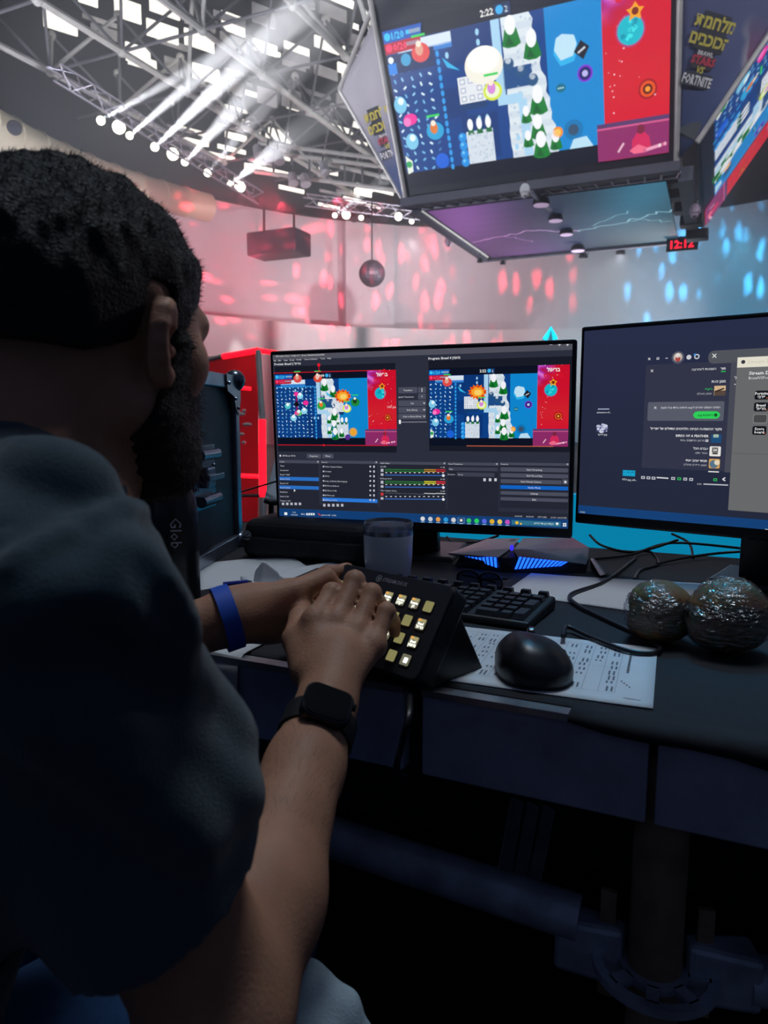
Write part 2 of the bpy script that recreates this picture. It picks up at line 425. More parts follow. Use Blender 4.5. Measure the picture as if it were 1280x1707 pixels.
# lamps on the trusses. lens faces the room, body of a par can with a yoke
m_lens = mat('lit lamp lens', 'fffdf4', .3, emit='fffbe8', estr=9.0, var=.01)
m_lens_off = mat('unlit lamp lens', '3a3a46', .2, var=.05)
def par_can(loc, aim, s, lit, label, group, name='stage_lamp'):
    t = thing(name, loc, label, 'stage lamp', group)
    d = (Vector(aim)-Vector(loc)).normalized()
    MB().lathe(Vector(loc)-d*s*1.6, d, [(s*.35, 0), (s*.75, s*.25), (s*.8, s*.9), (s, s*1.1), (s, s*1.6), (s*.93, s*1.6), (s*.9, s*1.5)], 16).build('housing', m_black, t, smooth=True)
    MB().lathe(Vector(loc)-d*s*.12, d, [(s*.9, 0), (s*.9, s*.05), (s*.6, s*.1)], 16).build('lens', m_lens if lit else m_lens_off, t, smooth=True)
    x = d.cross(UP).normalized(); c = Vector(loc)-d*s*.7
    y = MB().tube([c+x*s*1.05, c+x*s*1.12+UP*s*1.1, c+UP*s*1.9, c-x*s*1.12+UP*s*1.1, c-x*s*1.05], s*.1, 6)
    y.tube([c+UP*s*1.9, c+UP*s*2.6], s*.14, 6)
    y.build('yoke', m_black, t)
    return t
A_LAMPS = [(168, 201, .12, None), (198, 212, .19, 'w'), (216, 226, .11, 'b'), (258, 245, .13, 'b'), (288, 257, .19, 'w'), (308, 270, .12, 'b'), (346, 288, .13, 'b'), (384, 306, .11, 'b'), (400, 311, .19, 'w')]
BEAM_T = {216: (330, 120), 258: (420, 70), 308: (400, 180), 346: (470, 165), 168: (240, 160), 384: (440, 270)}
for n_, (u, v, s, kd) in enumerate(A_LAMPS):
    p = oncyl(u, v, RC, 12.2)
    tgt = EYE+Vector((0, 0, .5))
    par_can(p, tgt, s, True, 'lit stage lamp, %s from the upper end of the long truss' % ORD[n_], 'lamps on the long truss')
B_LAMPS = [(558, 359, .10, 1), (577, 358, .17, 1), (602, 363, .10, 1), (590, 366, .16, 0), (613, 368, .16, 0), (640, 366, .18, 0), (664, 361, .16, 1), (686, 369, .10, 1)]
n1 = n0 = 0
for u, v, s, lit in B_LAMPS:
    p = oncyl(u, v, RC, 12.6)
    if lit: lab = 'lit stage lamp, %s in the row on the short truss' % ORD[n1]; n1 += 1
    else: lab = 'dark unlit stage lamp, %s unlit one on the short truss' % ORD[n0]; n0 += 1
    par_can(p, EYE if lit else p+Vector((0, -1, -2)), s, bool(lit), lab, 'lamps on the short truss')

# beams: narrow spots from the moving heads, aimed up into the roof, and wall washers
def beam(u, v, u2, v2, d2, power, deg, col=(.95, .96, 1)):
    a = oncyl(u, v, RC, 11.6); b = W(u2, v2, d2)
    spot('beam_lamp', a, b, power, col, deg, .5, .04)
BP = 62000
beam(168, 201, 330, 110, 15, BP, 3.2)
beam(216, 226, 340, 120, 15, BP*1.3, 3.4)
beam(258, 245, 470, 45, 14, BP*2.0, 4.5)
beam(308, 270, 420, 150, 15, BP*1.6, 4.0)
beam(346, 288, 520, 80, 14, BP*2.0, 4.5)
beam(384, 306, 460, 250, 16, BP, 3.0)
beam(558, 359, 660, 285, 18, BP*.8, 3.0)
spot('beam_lamp', oncyl(400, 311, RC, 12.2), oncyl(402, 470, RC, 13), 12000, (1, .97, .92), 12, .6, .05)

# ================================================================ THE OVERHEAD SCREEN CUBE
def game_art(C, X, Y, Wd, variant, l0=1):
    """the game broadcast frame, 1280 x 720 units scaled to width Wd at (X, Y)"""
    k = Wd/1280.0; R = random.Random(5)
    def P(x, y): return (X+x*k, Y+y*k)
    def rc(x0, y0, x1, y1, c, l): C.rect(*P(x0, y0), *P(x1, y1), c, l0+l)
    def pl(pts, c, l): C.poly([P(*q) for q in pts], c, l0+l)
    def dc(x, y, r, c, l, ry=None, n=16): C.disc(*P(x, y), r*k, c, l0+l, (ry or r)*k, n)
    old = C.clip; C_ops0 = len(C.ops)
    dx = 0 if variant != 'preview' else -70
    rc(0, 0, 1280, 720, '0a1020', 0)
    ge = 1003 if variant != 'preview' else 990
    rc(0, 68, ge, 646, '0b3f86', 1)                                  # deep water
    for (x, y, w, h) in ((300, 68, 220, 150), (330, 430, 180, 200), (240, 300, 120, 130)): rc(x, y, x+w, y+h, '0a3575', 2)
    rc(760+dx, 68, ge, 646, '0d86cf', 2)                             # bright water
    # snow field with ragged edge
    left = [(565+dx+R.uniform(-4, 4), 68+i*29) for i in range(21)]; right = [(700+dx+ i*4.6+R.uniform(-9, 9), 68+i*29) for i in range(21)]
    for i in range(20): pl([left[i], left[i+1], right[i+1], right[i]], 'cfdbe6' if i % 2 else 'dbe6ee', 3)
    for _ in range(70):
        x, y = R.uniform(575, 720)+dx, R.uniform(75, 640); dc(x, y, R.uniform(3, 7), 'b2c4d6', 4, n=6)
    # pale ledge path
    pl([(520+dx, 68), (520+dx, 400), (560+dx, 400), (560+dx, 68)], 'a9d3ef', 4)
    pl([(520+dx, 372), (520+dx, 412), (640+dx, 412), (640+dx, 372)], 'a9d3ef', 4)
    pl([(615+dx, 400), (625+dx, 646), (668+dx, 646), (655+dx, 400)], 'a9d3ef', 4)
    rc(555+dx, 265, 690+dx, 350, '1c4c86', 4)
    for (x, y) in ((585, 250), (640, 290), (690, 330)): dc(x+dx, y, 26, '24527f', 5); dc(x+dx, y-14, 14, 'e8f2fa', 5, n=10)
    # snow-capped trees
    for (x, y, s) in ((600, 130, 1.15), (690, 195, 1.1), (700, 420, 1.15), (640, 470, .7), (690, 530, 1.0), (640, 575, .7), (700, 610, 1.1), (770, 600, .8)):
        x += dx+8; s *= .82
        pl([(x-46*s, y+50*s), (x-30*s, y-10*s), (x, y-60*s), (x+30*s, y-10*s), (x+46*s, y+50*s), (x+20*s, y+62*s), (x-20*s, y+62*s)], '117a2c', 6)
        pl([(x-30*s, y+50*s), (x-10*s, y+10*s), (x+14*s, y+54*s)], '0b5a22', 7)
        dc(x, y-30*s, 26*s, 'f4f6fb', 8, 40*s)
    # dotted tiles with rope fences
    fx = 250 if variant != 'preview' else 430
    for i in range(int(fx/46)):
        for j in range(14):
            x, y = 18+i*46+R.uniform(-4, 4), 150+j*37+R.uniform(-5, 5); a = R.choice((-.6, .6, 1.2)); c_ = R.choice(('8fc6e8', 'd5ecf8', '6fb2e0'))
            C.line(P(x-9*math.cos(a), y-9*math.sin(a)), P(x+9*math.cos(a), y+9*math.sin(a)), 9*k, c_, l0+3)
    for i in range(16):
        dc(fx+4, 150+i*33, 9, '2f9be6', 4, 14, 8)
        if variant == 'preview': dc(22+i*26, 140, 12, '2f9be6', 4, 7, 8)
    rc(60, 72, 330, 118, 'd8e6f2', 3); rc(60, 112, 330, 134, '2f7fd0', 3)
    # the block of white tiles and the burst
    bx, by = (605, 280) if variant == 'preview' else (335, 265)
    rc(bx, by+110, bx+130, by+140, '123a6c', 3); rc(bx, by, bx+130, by+112, 'e3e7ee', 4)
    for i in range(3):
        for j in range(3):
            if (i, j) != (1, 1): rc(bx+10+i*40, by+8+j*36, bx+36+i*40, by+32+j*36, 'a9b3c6', 5); rc(bx+15+i*40, by+13+j*36, bx+31+i*40, by+27+j*36, 'eef1f6', 6)
    ex, ey = bx+125, by-40
    if variant == 'jumbo':
        dc(ex+10, ey+10, 92, 'f2efe2', 7, 78, 24); dc(ex+10, ey-14, 78, 'fbfaf5', 8, 54, 24)
    else:
        pts = []
        for i in range(28):
            r_ = 92 if i % 2 else 66; pts.append((ex+r_*math.cos(-2*PI*i/28), ey+r_*.8*math.sin(-2*PI*i/28)))
        pl(pts, 'f07016', 7); dc(ex, ey, 58, 'fba22a', 8, 44); dc(ex+6, ey+4, 36, 'fbd46a', 9, 26)
        for i in range(8): dc(ex+70*math.cos(i*.8), ey+50*math.sin(i*.8), 12, 'd8430e', 9, n=8)
    pl([(bx+20, by-30), (bx-30, by-70), (bx-60, by-96), (bx-40, by-52)], '37b5e8', 7)
    # ring markers under the players: plain coloured pucks
    def puck(x, y, ring, body):
        dc(x, y, 46, ring, 8, 40); dc(x, y, 34, 'eaf6cf' if ring == 'd7e63a' else ring, 9, 28); dc(x-4, y-14, 20, body, 10, 26); dc(x-4, y-36, 13, 'f6e7d6', 11)
        rc(x-34, y-74, x+34, y-64, '35d05a', 11)
    puck(bx+165, by+80, 'd7e63a', 'd78ad8')
    if variant == 'preview':
        puck(500, 330, '2aa84a', 'e07a2a'); puck(250, 60, 'e04b4b', 'e0a08a'); puck(470, 62, 'd94a3a', 'f0c0b0')
        for (x, y, c_) in ((130, 330, '4fc3c8'), (250, 400, '55c078'), (310, 380, '8fd8f0'), (190, 450, '8fd8f0'), (270, 230, '8fd8f0')): dc(x, y, 34, c_, 8, 30); dc(x, y-16, 18, 'e8f6fb', 9)
        for (x, y, s) in ((230, 210, 26), (330, 300, 30), (230, 400, 28)): dc(x, y, s, 'ef2f9a', 8, s*.8)
        rc(222, 200, 240, 420, '8a1060', 7); dc(230, 310, 26, '141018', 9)
        puck(860, 300, '1f8a3a', '1c3a22')
    else:
        puck(175, 130, 'e04b4b', 'e0a08a'); puck(190, 470, '29a3d8', 'e07a2a')
        for (x, y) in ((30, 330), (60, 500)): dc(x, y, 34, '7cc8ea', 8, 38); dc(x+6, y-16, 16, 'e6f6fb', 9)
        dc(70, 400, 36, 'f22f9c', 8, 26); dc(52, 410, 20, 'ff7cc6', 9)
        dc(205, 610, 36, '1b62d8', 8); dc(235, 540, 50, '0d3b84', 3)
        pl([(10, 560), (44, 590), (40, 640), (10, 650)], 'e8f1e4', 8); dc(24, 604, 16, '2ea45a', 9)
    # snow bank with cones and blue balls
    sx_ = 0 if variant != 'preview' else 300
    rc(345+sx_, 500, 480+sx_, 646, 'd3dde8', 4)
    for i in range(40): dc(350+sx_+R.random()*125, 505+R.random()*136, 5, 'b6c6d6', 5, n=6)
    for i in range(3): pl([(355+sx_+i*45, 515), (370+sx_+i*45, 440), (388+sx_+i*45, 515)], '146a34', 5); dc(371+sx_+i*45, 470, 14, 'f6f8fc', 6, 26)
    for i in range(4): dc(325+sx_, 520+i*38, 21, '1e8fe0', 6); dc(320+sx_, 513+i*38, 8, '6cc2f6', 7, n=8)
    for (x, y) in ((455, 100), (455, 140), (420, 450), (460, 450), (590, 600), (600, 560), (220, 175), (300, 165)): dc(x, y, 9, '9fd0ee', 4, 14, 8)
    # touch controls on the bright water
    if variant != 'preview':
        pl([(790, 250), (800, 200), (830, 185), (890, 200), (900, 240), (880, 290), (820, 300)], '2fb2ea', 4)
        pl([(795, 235), (806, 190), (832, 178), (884, 190), (894, 225), (876, 268), (822, 278)], 'bfe2f4', 5)
        pl([(880, 255), (912, 215), (948, 245), (920, 290)], '1b1c26', 6); C.line(P(898, 262), P(930, 244), 8*k, 'c9ced8', l0+7)
        dc(925, 345, 34, '7a2fd0', 6); dc(925, 345, 26, '22206a', 7); dc(925, 345, 13, 'b9b4ea', 8)
        dc(815, 385, 22, '0f6b86', 6, 18); [dc(805+i*10, 385, 4, 'b5dfe6', 7, n=6) for i in range(3)]
        dc(862, 565, 44, '0c74b4', 5); dc(862, 565, 24, '35506e', 6)
        dc(790, 565, 24, 'f0902a', 8); dc(790, 565, 15, 'f7c25c', 9)
        pl([(840, 646), (860, 605), (920, 600), (950, 646)], 'b9dff2', 6)
    else:
        dc(830, 590, 44, 'caa06a', 5); dc(830, 590, 30, 'f0a52a', 6); dc(770, 640, 28, '5a2f8e', 7)
    # score plates and clock
    pl([(0, 15), (0, 66), (188, 62), (200, 15)], '1057b8', 9); pl([(0, 66), (0, 112), (176, 108), (188, 62)], 'b3102c', 9)
    C.text('1/20', *P(44, 54), 40*k, '46d4ff', l0+10, bold=.02); C.text('0/20', *P(44, 100), 40*k, 'ff4a7a', l0+10, bold=.02)
    dc(22, 40, 16, '35c6f6', 10); dc(22, 86, 16, 'ff3a6e', 10)
    rc(118, 30, 190, 46, '8fa3bd', 10); rc(112, 76, 178, 92, 'a58a9a', 10); rc(118, 30, 134, 46, '35c6f6', 11)
    if variant == 'jumbo':
        rc(0, 116, 240, 196, '0b2a5e', 6); dc(96, 146, 26, '3a9fd0', 7)
        rc(0, 150, 44, 196, '1780e0', 7); dc(20, 136, 14, 'eaf4fb', 8)
    C.text('2:22' if variant != 'preview' else '0:00', *P(480, 48), 36*k, 'f2f2f2', l0+10, bold=.02)
    rc(546, 14, 618, 58, '12305e', 9); dc(568, 36, 17, '3ab0ee', 10); C.text('2', *P(592, 50), 34*k, 'e8f2fa', l0+10)
    # sponsor column: red space with planets
    n = 24
    for i in range(n):
        t = i/n
        c0 = (.80+.04*t, .05+.07*math.exp(-((t-.55)/.2)**2), .16+.02*t)
        rc(ge, 720*i/n, 1280, 720*(i+1)/n+1, c0, 6)
    for i in range(22):                                              # violet nebula fading into the red
        for j in range(22):
            x, y = ge+i*12, j*11; d_ = math.hypot(i*12/150, j*11/170); n_ = .5+.28*math.sin(x*.045+1.3*math.sin(y*.05))+.24*math.sin(y*.07-x*.03+2)
            w_ = max(0, min(1, (1.15-d_)*1.5))*min(1, max(0, n_+.25)); 
            if w_ < .06: continue
            v_ = max(0, min(1, n_)); nb_ = (.42+.45*v_, .16+.30*v_*v_, .80); C.rect(*P(x, y), *P(min(x+12, 1280), y+11), [a_*(1-w_)+b_*w_ for a_, b_ in zip((.80, .06, .16), nb_)], l0+7)
    for _ in range(26): dc(ge+10+R.random()*260, R.random()*540, R.uniform(1.5, 4), 'f6d8e0', 8, n=6)
    dc(1120, 218, 62, 'b0407a', 8); dc(1120, 218, 54, '13b6c8', 9, n=24)
    for _ in range(14): dc(1120+R.uniform(-34, 34), 218+R.uniform(-34, 34), R.uniform(5, 12), R.choice(('3fe0e6', '0d93ae')), 10, n=8)
    dc(1190, 450, 40, 'a3121e', 8); dc(1190, 450, 32, 'e0521a', 9); dc(1190, 450, 20, '5a1410', 10); dc(1190, 450, 11, 'f29a30', 11)
    C.text(heb('בראול'), *P(1140, 56), 46*k, 'f4f0ea', l0+11, 'c', .03); C.text(heb('סטארס'), *P(1140, 108), 52*k, 'd8152a', l0+12, 'c', .045); 
    pl([(1140, 118), (1124, 140), (1104, 142), (1120, 160), (1116, 184), (1140, 172), (1164, 184), (1160, 160), (1176, 142), (1156, 140)], 'f0a020', 11); dc(1140, 152, 14, '7a2410', 12)
    # commentator inset
    ix = ge-34
    rc(ix, 562, 1280, 720, '8c2a66', 8); rc(ix, 562, 1280, 580, '5a3a6a', 9); rc(ix, 580, 1280, 588, 'd05a8a', 9)
    pl([(1120, 700), (1122, 650), (1140, 622), (1172, 616), (1196, 640), (1206, 690), (1176, 700)], 'd0285a', 10)
    dc(1160, 606, 18, '7a2440', 11, 20); pl([(1110, 690), (1150, 668), (1194, 690), (1180, 706), (1130, 706)], 'f06a8a', 11)
    C.line(P(1060, 690), P(1086, 654), 9*k, 'e8b8cc', l0+10)
    for i in range(9): rc(1170+i*11, 690-i*2, 1182+i*11, 704-i*2, R.choice(('f2d6e0', 'c05a86', 'e8a0bc')), 11)

TL = Vector((-.033, 14.41, 7.157+CZ)); SW, SH = 5.0, 2.8125
DN = (JD*.49-UP*.872).normalized(); NF = DN.cross(JR).normalized()            # front screen: down, outward normal
if NF.dot(EYE-TL) < 0: NF = -NF
TR = TL+JR*SW; BL = TL+DN*SH; BR = TR+DN*SH
JC = (BL+BR)/2+JD*3.0                                                        # middle of the cube
cube = thing('screen_cube', (JC.x, JC.y, BL.z-.4), 'four-sided hanging screen cube showing a snowy game', 'screen cube')
m_frame = mat('dark screen casing', '2a2b36', .5, var=.15, scale=3)
m_pole = mat('pale cube edge pipe', 'c4c0bc', .4, .3, var=.1, scale=6)
def slab(name, q, n, t, m, parent, **kw):     # quad with thickness behind it
    b = MB(); b.hexa([Vector(p)-n*t for p in q], [Vector(p) for p in q]); return b.build(name, m, parent, **kw)
e = .10
slab('display_panel', [TL-JR*e-DN*.55, BL-JR*e+DN*.16, BR+JR*e+DN*.16, TR+JR*e-DN*.55], NF, .35, m_frame, cube)
C1 = Canvas('display_image', TL+NF*.01, JR, DN, SW/1280, .0035, 1.2, cube, 'large bright display with blue snowy game map')
game_art(C1, 0, 0, 1280, 'jumbo')
# lower and side edge bars
MB().tube([TL-JR*.13-DN*.6+NF*.03, BL-JR*.13+DN*.2+NF*.03], .05, 8).build('edge_pipe', m_pole, cube, smooth=True)
MB().tube([TR+JR*.13-DN*.6+NF*.03, BR+JR*.13+DN*.2+NF*.03], .05, 8).build('edge_pipe', m_pole, cube, smooth=True)
# right screen
RN = EYE+ray(1166, 228)*12.55
UR = (JR*.55+UP*.835).normalized(); NR_ = JD.cross(UR).normalized()
if NR_.dot(EYE-RN) < 0: NR_ = -NR_
RW_, RH_ = 6.4, 3.6
RTL = RN+UR*RH_
slab('display_panel', [RTL-JD*.08+UR*.3, RN-JD*.08-UR*.1, RN+JD*(RW_+.15)-UR*.1, RTL+JD*(RW_+.15)+UR*.3], NR_, .35, m_frame, cube)
C2 = Canvas('display_image', RTL+NR_*.01, JD, -UR, RW_/1280, .0035, .95, cube, 'side display of the same game seen at a slant')
game_art(C2, 0, 0, 1280, 'jumbo')
MB().tube([RN-JD*.1-UR*.12+NR_*.04, RTL-JD*.1+UR*.3+NR_*.04], .05, 8).build('edge_pipe', m_pole, cube, smooth=True)
# corner banners: cloth wedges, wider at the top
def banner(q, m, name='corner_banner'):
    nn = 14; b = MB(); vs = []
    nrm = (q[1]-q[0]).cross(q[3]-q[0]).normalized()
    if nrm.dot(EYE-q[0]) < 0: nrm = -nrm
    for j in range(nn+1):
        for i in range(nn+1):
            s, t = i/nn, j/nn
            p = (q[0]*(1-s)+q[1]*s)*(1-t)+(q[3]*(1-s)+q[2]*s)*t
            w = math.sin(s*9+t*2)*math.sin(PI*s)*.035*(1-t*.5)*math.sin(PI*min(1, t+.15)); vs.append(p+nrm*w)
    b.add(vs, [(j*(nn+1)+i, j*(nn+1)+i+1, (j+1)*(nn+1)+i+1, (j+1)*(nn+1)+i) for j in range(nn) for i in range(nn)])
    o = b.build(name, m, cube, smooth='all'); so = o.modifiers.new('cloth', 'SOLIDIFY'); so.thickness = .02; so.offset = -1
    return nrm
def banner_mat(name, p0, ax_u, ax_v, cols):   # printed sky: two tones with pale streaks, laid along the banner's own axes
    m = bpy.data.materials.new(name); m.use_nodes = True; N = m.node_tree.nodes; L = m.node_tree.links; b = N['Principled BSDF']; b.inputs['Roughness'].default_value = .75
    g = N.new('ShaderNodeNewGeometry')
    def dot(ax):
        s = N.new('ShaderNodeVectorMath'); s.operation = 'SUBTRACT'; s.inputs[1].default_value = p0; L.new(g.outputs['Position'], s.inputs[0])
        d = N.new('ShaderNodeVectorMath'); d.operation = 'DOT_PRODUCT'; d.inputs[1].default_value = ax; L.new(s.outputs[0], d.inputs[0]); return d.outputs['Value']
    u, v = dot(ax_u), dot(ax_v)
    nz = N.new('ShaderNodeTexNoise'); nz.inputs['Scale'].default_value = 1.4; nz.inputs['Detail'].default_value = 5; L.new(g.outputs['Position'], nz.inputs['Vector'])
    a = N.new('ShaderNodeMath'); a.operation = 'MULTIPLY_ADD'; L.new(nz.outputs['Fac'], a.inputs[0]); a.inputs[1].default_value = .5; L.new(u, a.inputs[2])
    r = N.new('ShaderNodeValToRGB'); L.new(a.outputs[0], r.inputs[0])
    es = r.color_ramp.elements; es[0].position = .2; es[0].color = (*lin(cols[0]), 1); es[1].position = .85; es[1].color = (*lin(cols[2]), 1)
    x = es.new(.50); x.color = (*lin(cols[1]), 1); y = es.new(.56); y.color = (*lin(cols[3]), 1); z = es.new(.60); z.color = (*lin(cols[2]), 1)
    r2 = N.new('ShaderNodeMapRange'); r2.inputs[1].default_value = .35; r2.inputs[2].default_value = .75; L.new(v, r2.inputs[0])
    mx = N.new('ShaderNodeMix'); mx.data_type = 'RGBA'; L.new(r2.outputs[0], mx.inputs[0]); mx.inputs[6].default_value = (*lin(cols[4]), 1); L.new(r.outputs[0], mx.inputs[7])
    L.new(mx.outputs[2], b.inputs['Base Color']); return m
q = [TR+JR*.16-DN*.6, RTL-JD*.12+UR*.3, RN-JD*.12-UR*.05, BR+JR*.16+DN*.16]
wu = (q[1]-q[0]); vv = ((q[2]+q[3])/2-(q[0]+q[1])/2)
mb1 = banner_mat('printed banner right', q[3], (q[2]-q[3]).normalized()/1.6, vv/vv.length_squared+Vector((0, 0, 0)), ('3b4a78', '55608c', 'a02c4c', 'd8c8c8', '5b5f84'))
# v is measured from the top of the banner
mb1 = banner_mat('printed banner near logo', (q[0]+q[1])/2-(wu.normalized()*.7), wu.normalized()/1.9, vv/vv.length_squared, ('34446f', '4a5684', '9c3350', 'cfc2c4', '4c5278'))
nB = banner(q, mb1)
vd = vv.normalized(); vr = (wu-vd*wu.dot(vd)).normalized()
ctr_ = W(1178, 82, 12.3)
# carry the logo onto the banner plane
rr = ray(1181, 64); tt = (q[0]-EYE).dot(nB)/rr.dot(nB); ctr_ = EYE+rr*tt
LG = Canvas('banner_logo', ctr_+nB*.06, vr, vd, .01, .004, 0, cube, 'yellow Hebrew title over a red and white title on the banner')
def logo(LG, k=1.0):
    def plate(pts, c, l): LG.poly([(x*k, y*k) for x, y in pts], c, l)
    plate([(-50, -72), (-46, -16), (-60, -14), (-56, 36), (60, 40), (62, -12), (52, -14), (54, -70)], '23262f', 1)
    LG.text(heb('מלחמת'), 0, -26*k, 50*k, 'c9b84a', 3, 'c', .035, 0, 1.0); LG.text(heb('הכוכבים'), 0, 24*k, 50*k, 'c9b84a', 3, 'c', .035, 0, .92)
    plate([(-36, 36), (-40, 92), (40, 92), (36, 36)], '2a2732', 1)
    LG.text('BRAWL', 0, 52*k, 18*k, 'd6d0d2', 3, 'c', .03); LG.text('STARS', 0, 78*k, 33*k, 'b82c42', 3, 'c', .05)
    LG.text('VS', 0, 104*k, 28*k, 'c9b84a', 3, 'c', .03, .2)
    plate([(-54, 104), (-56, 146), (56, 146), (54, 104)], '2a2d38', 2)
    LG.text('FORTNITE', 0, 140*k, 40*k, 'dcd8da', 4, 'c', .03, 0, .62)
logo(LG, .48)
# left banner
LTop = EYE+ray(566, 150)*14.6
LBot = BL-JR*.30+JD*.25+DN*.12
q2 = [LTop, TL-JR*.16-DN*.12, BL-JR*.16+DN*.16, LBot]
wu2 = q2[1]-q2[0]; vv2 = (q2[2]+q2[3])/2-(q2[0]+q2[1])/2
mb2 = banner_mat('printed banner far', (q2[0]+q2[1])/2-wu2.normalized()*.15, wu2.normalized()/1.1, vv2/vv2.length_squared, ('46557c', '626c92', 'a23a52', 'd2c6c4', 'aaa4ac'))
nB2 = banner(q2, mb2)
vd2 = vv2.normalized(); vr2 = (wu2-vd2*wu2.dot(vd2)).normalized()
rr = ray(637, 205); tt = (q2[1]-EYE).dot(nB2)/rr.dot(nB2)
LG2 = Canvas('banner_logo', EYE+rr*tt+nB2*.06, vr2, vd2, .01, .004, 0, cube, 'yellow title on the narrow slanted banner')
logo(LG2, .45)
MB().tube([LTop, TL-JR*.16-DN*.3], .05, 8).build('edge_pipe', m_pole, cube, smooth=True)
MB().tube([LTop, LBot], .04, 8).build('edge_pipe', m_pole, cube, smooth=True)
# lower collar and ladder truss round the underside
PC = [W(712, 352, 1), 0, 0, 0]
UZ = BL.z-.35
pl_ = [onz(u, v, UZ) for u, v in ((712, 352), (1117, 290), (1148, 397), (816, 432))]
o_ = pl_[0]; px_ = (pl_[1]-o_).normalized(); 
und = [o_, o_+JR*4.75, o_+JR*4.75+JD*5.0, o_+JD*5.0]
ub = MB().hexa([p+UP*0 for p in und], [p+UP*.05 for p in und]); ub.build('underside_panel', m_frame, cube)
C3 = Canvas('underside_glow', und[0]-UP*.004, JR, JD, 4.75/1000, .002, .85, cube, 'purple and teal lightning sky on the underside')  # printed canvas glows: the light falling on it is put in as emission
for i in range(50):
    for j in range(10):
        s = (i+.5)/50; t = (j+.5)/10
        g = 1/(1+math.exp(-(s-.5)*9)); k_ = .62+.38*math.exp(-((s-.12)/.28)**2)+.30*math.exp(-((s-.9)/.2)**2)
        c = [(.58*(1-g)+.16*g)*k_, (.34*(1-g)+.50*g)*k_, (.66*(1-g)+.62*g)*k_]; c = [x*(.86+.14*math.sin(t*5+s*8)) for x in c]
        C3.rect(i*20, j*105.3, i*20+20, (j+1)*105.3, c, 0)
def bolt(pts, w, c):
    for a, b in zip(pts, pts[1:]): C3.line(a, b, w, c, 2)
R_ = random.Random(3)
def jag(p, q, n, amp): return [(p[0]+(q[0]-p[0])*i/n+(R_.uniform(-amp, amp) if 0 < i < n else 0), p[1]+(q[1]-p[1])*i/n+(R_.uniform(-amp, amp) if 0 < i < n else 0)) for i in range(n+1)]
bolt(jag((10, 640), (340, 520), 12, 22), 9, 'd8a0e0'); bolt(jag((340, 520), (560, 640), 9, 20), 9, 'd8b0e8'); bolt(jag((560, 640), (1000, 420), 16, 26), 9, '9fd0e0')
bolt(jag((640, 560), (820, 360), 8, 20), 6, '8fc8dc'); bolt(jag((800, 520), (990, 620), 7, 20), 6, '8fc8dc'); bolt(jag((200, 560), (300, 760), 7, 20), 5, 'c890d8')
# collar beams and ladder
m_collar = mat('grey cube collar', '4a4a58', .5, .3, var=.15, scale=2)
F0 = BL+DN*.17-JR*.2; F1 = BR+DN*.17+JR*.2
def bar(a, b, w, h, name, m=m_collar):
    d = (b-a).normalized(); x = d.cross(UP).normalized(); MB().obox((a+b)/2, d*((b-a).length/2), x*(w/2), UP*(h/2)).build(name, m, cube)
bar(F0-UP*.12, F1-UP*.12, .25, .16, 'collar_beam')
bar(und[1]+JR*.35-JD*.3, und[2]+JR*.35, .25, .25, 'collar_beam'); bar(und[0]-JR*.2-JD*.2, und[3]-JR*.2, .16, .18, 'collar_beam'); bar(und[3]-JR*.2, und[2]+JR*.3, .16, .16, 'collar_beam')
la, lb = und[0]-JD*.12-JR*.1, und[1]-JD*.12+JR*.2
MB().tube([la+UP*.02, lb+UP*.02], .03, 6).build('ladder_rail', m_truss, cube); 
for i in range(19):
    p = la.lerp(lb, i/18); f = F0.lerp(F1, i/18)-UP*.2
    MB().tube([p, f], .022, 5).build('ladder_rung', m_truss, cube)
MB().tube([la-JD*0+UP*.0, la+JD*0+UP*.01+(und[3]-und[0])], .03, 6).build('ladder_rail', m_pole, cube)
# hanger truss at the top corner
truss('hanger_truss', [W(618, 36, 14.2), W(590, -60, 13.8)], .3, m_steel, 'pale vertical hanger truss above the screen cube corner', .028, .3)

# things hung under the cube
m_white = mat('white camera shell', 'd9d9dc', .35, var=.04)
def dome(p, s, label, name='dome_camera', tint=None):
    t = thing(name, p, label, 'camera', 'cameras under the screen cube')
    MB().lathe(Vector(p), -UP, [(s*.35, -s*1.0), (s*.5, -s*.9), (s*.75, -s*.5), (s*.8, 0), (s*.78, s*.25), (s*.6, s*.4)], 18).build('shell', tint or m_white, t, smooth=True)
    MB().lathe(Vector(p)-UP*s*.35, -UP, [(s*.62, 0), (s*.58, s*.35), (s*.38, s*.62), (s*.1, s*.75)], 18).build('dome', tint or m_white, t, smooth=True)
    MB().ball(Vector(p)-UP*s*.72+(EYE-Vector(p)).normalized()*s*.42, s*.16, s*.16, s*.16, 8, 6).build('eye', m_black, t, smooth=True)
    MB().tube([Vector(p)+UP*s*.9, Vector(p)+UP*s*1.5], s*.15, 6).build('mount', m_black, t)
dome(W(875, 318, 13.6), .125, 'white dome camera below the front edge of the screen cube')
m_pink = mat('rose tinted shell', 'b9a0b4', .35, var=.05)
dome(W(1158, 352, 14.0), .13, 'pale camera tucked under the right corner of the cube', tint=m_pink)
dome(W(748, 402, 18.0), .13, 'pale camera under the far left edge of the cube', tint=m_pink)
for n_, (u, v, s, lab) in enumerate([(972, 430, .12, 'small hanging lamp beside the last panel lamp'), (1034, 424, .12, 'small dark hanging lamp right of its twin'), (800, 438, .08, 'tiny pale lamp at the far corner under the cube'), (838, 441, .07, 'tiny lamp next to the far corner lamp')]):
    p = W(u, v, 19.0)
    par_can(p, p+Vector((0, .3, -2)), s, False, lab, None, 'hanging_lamp')
m_panel_lens = mat('pale violet lamp face', 'cbb6d6', .4, emit='d8b8e0', estr=.5, var=.03)
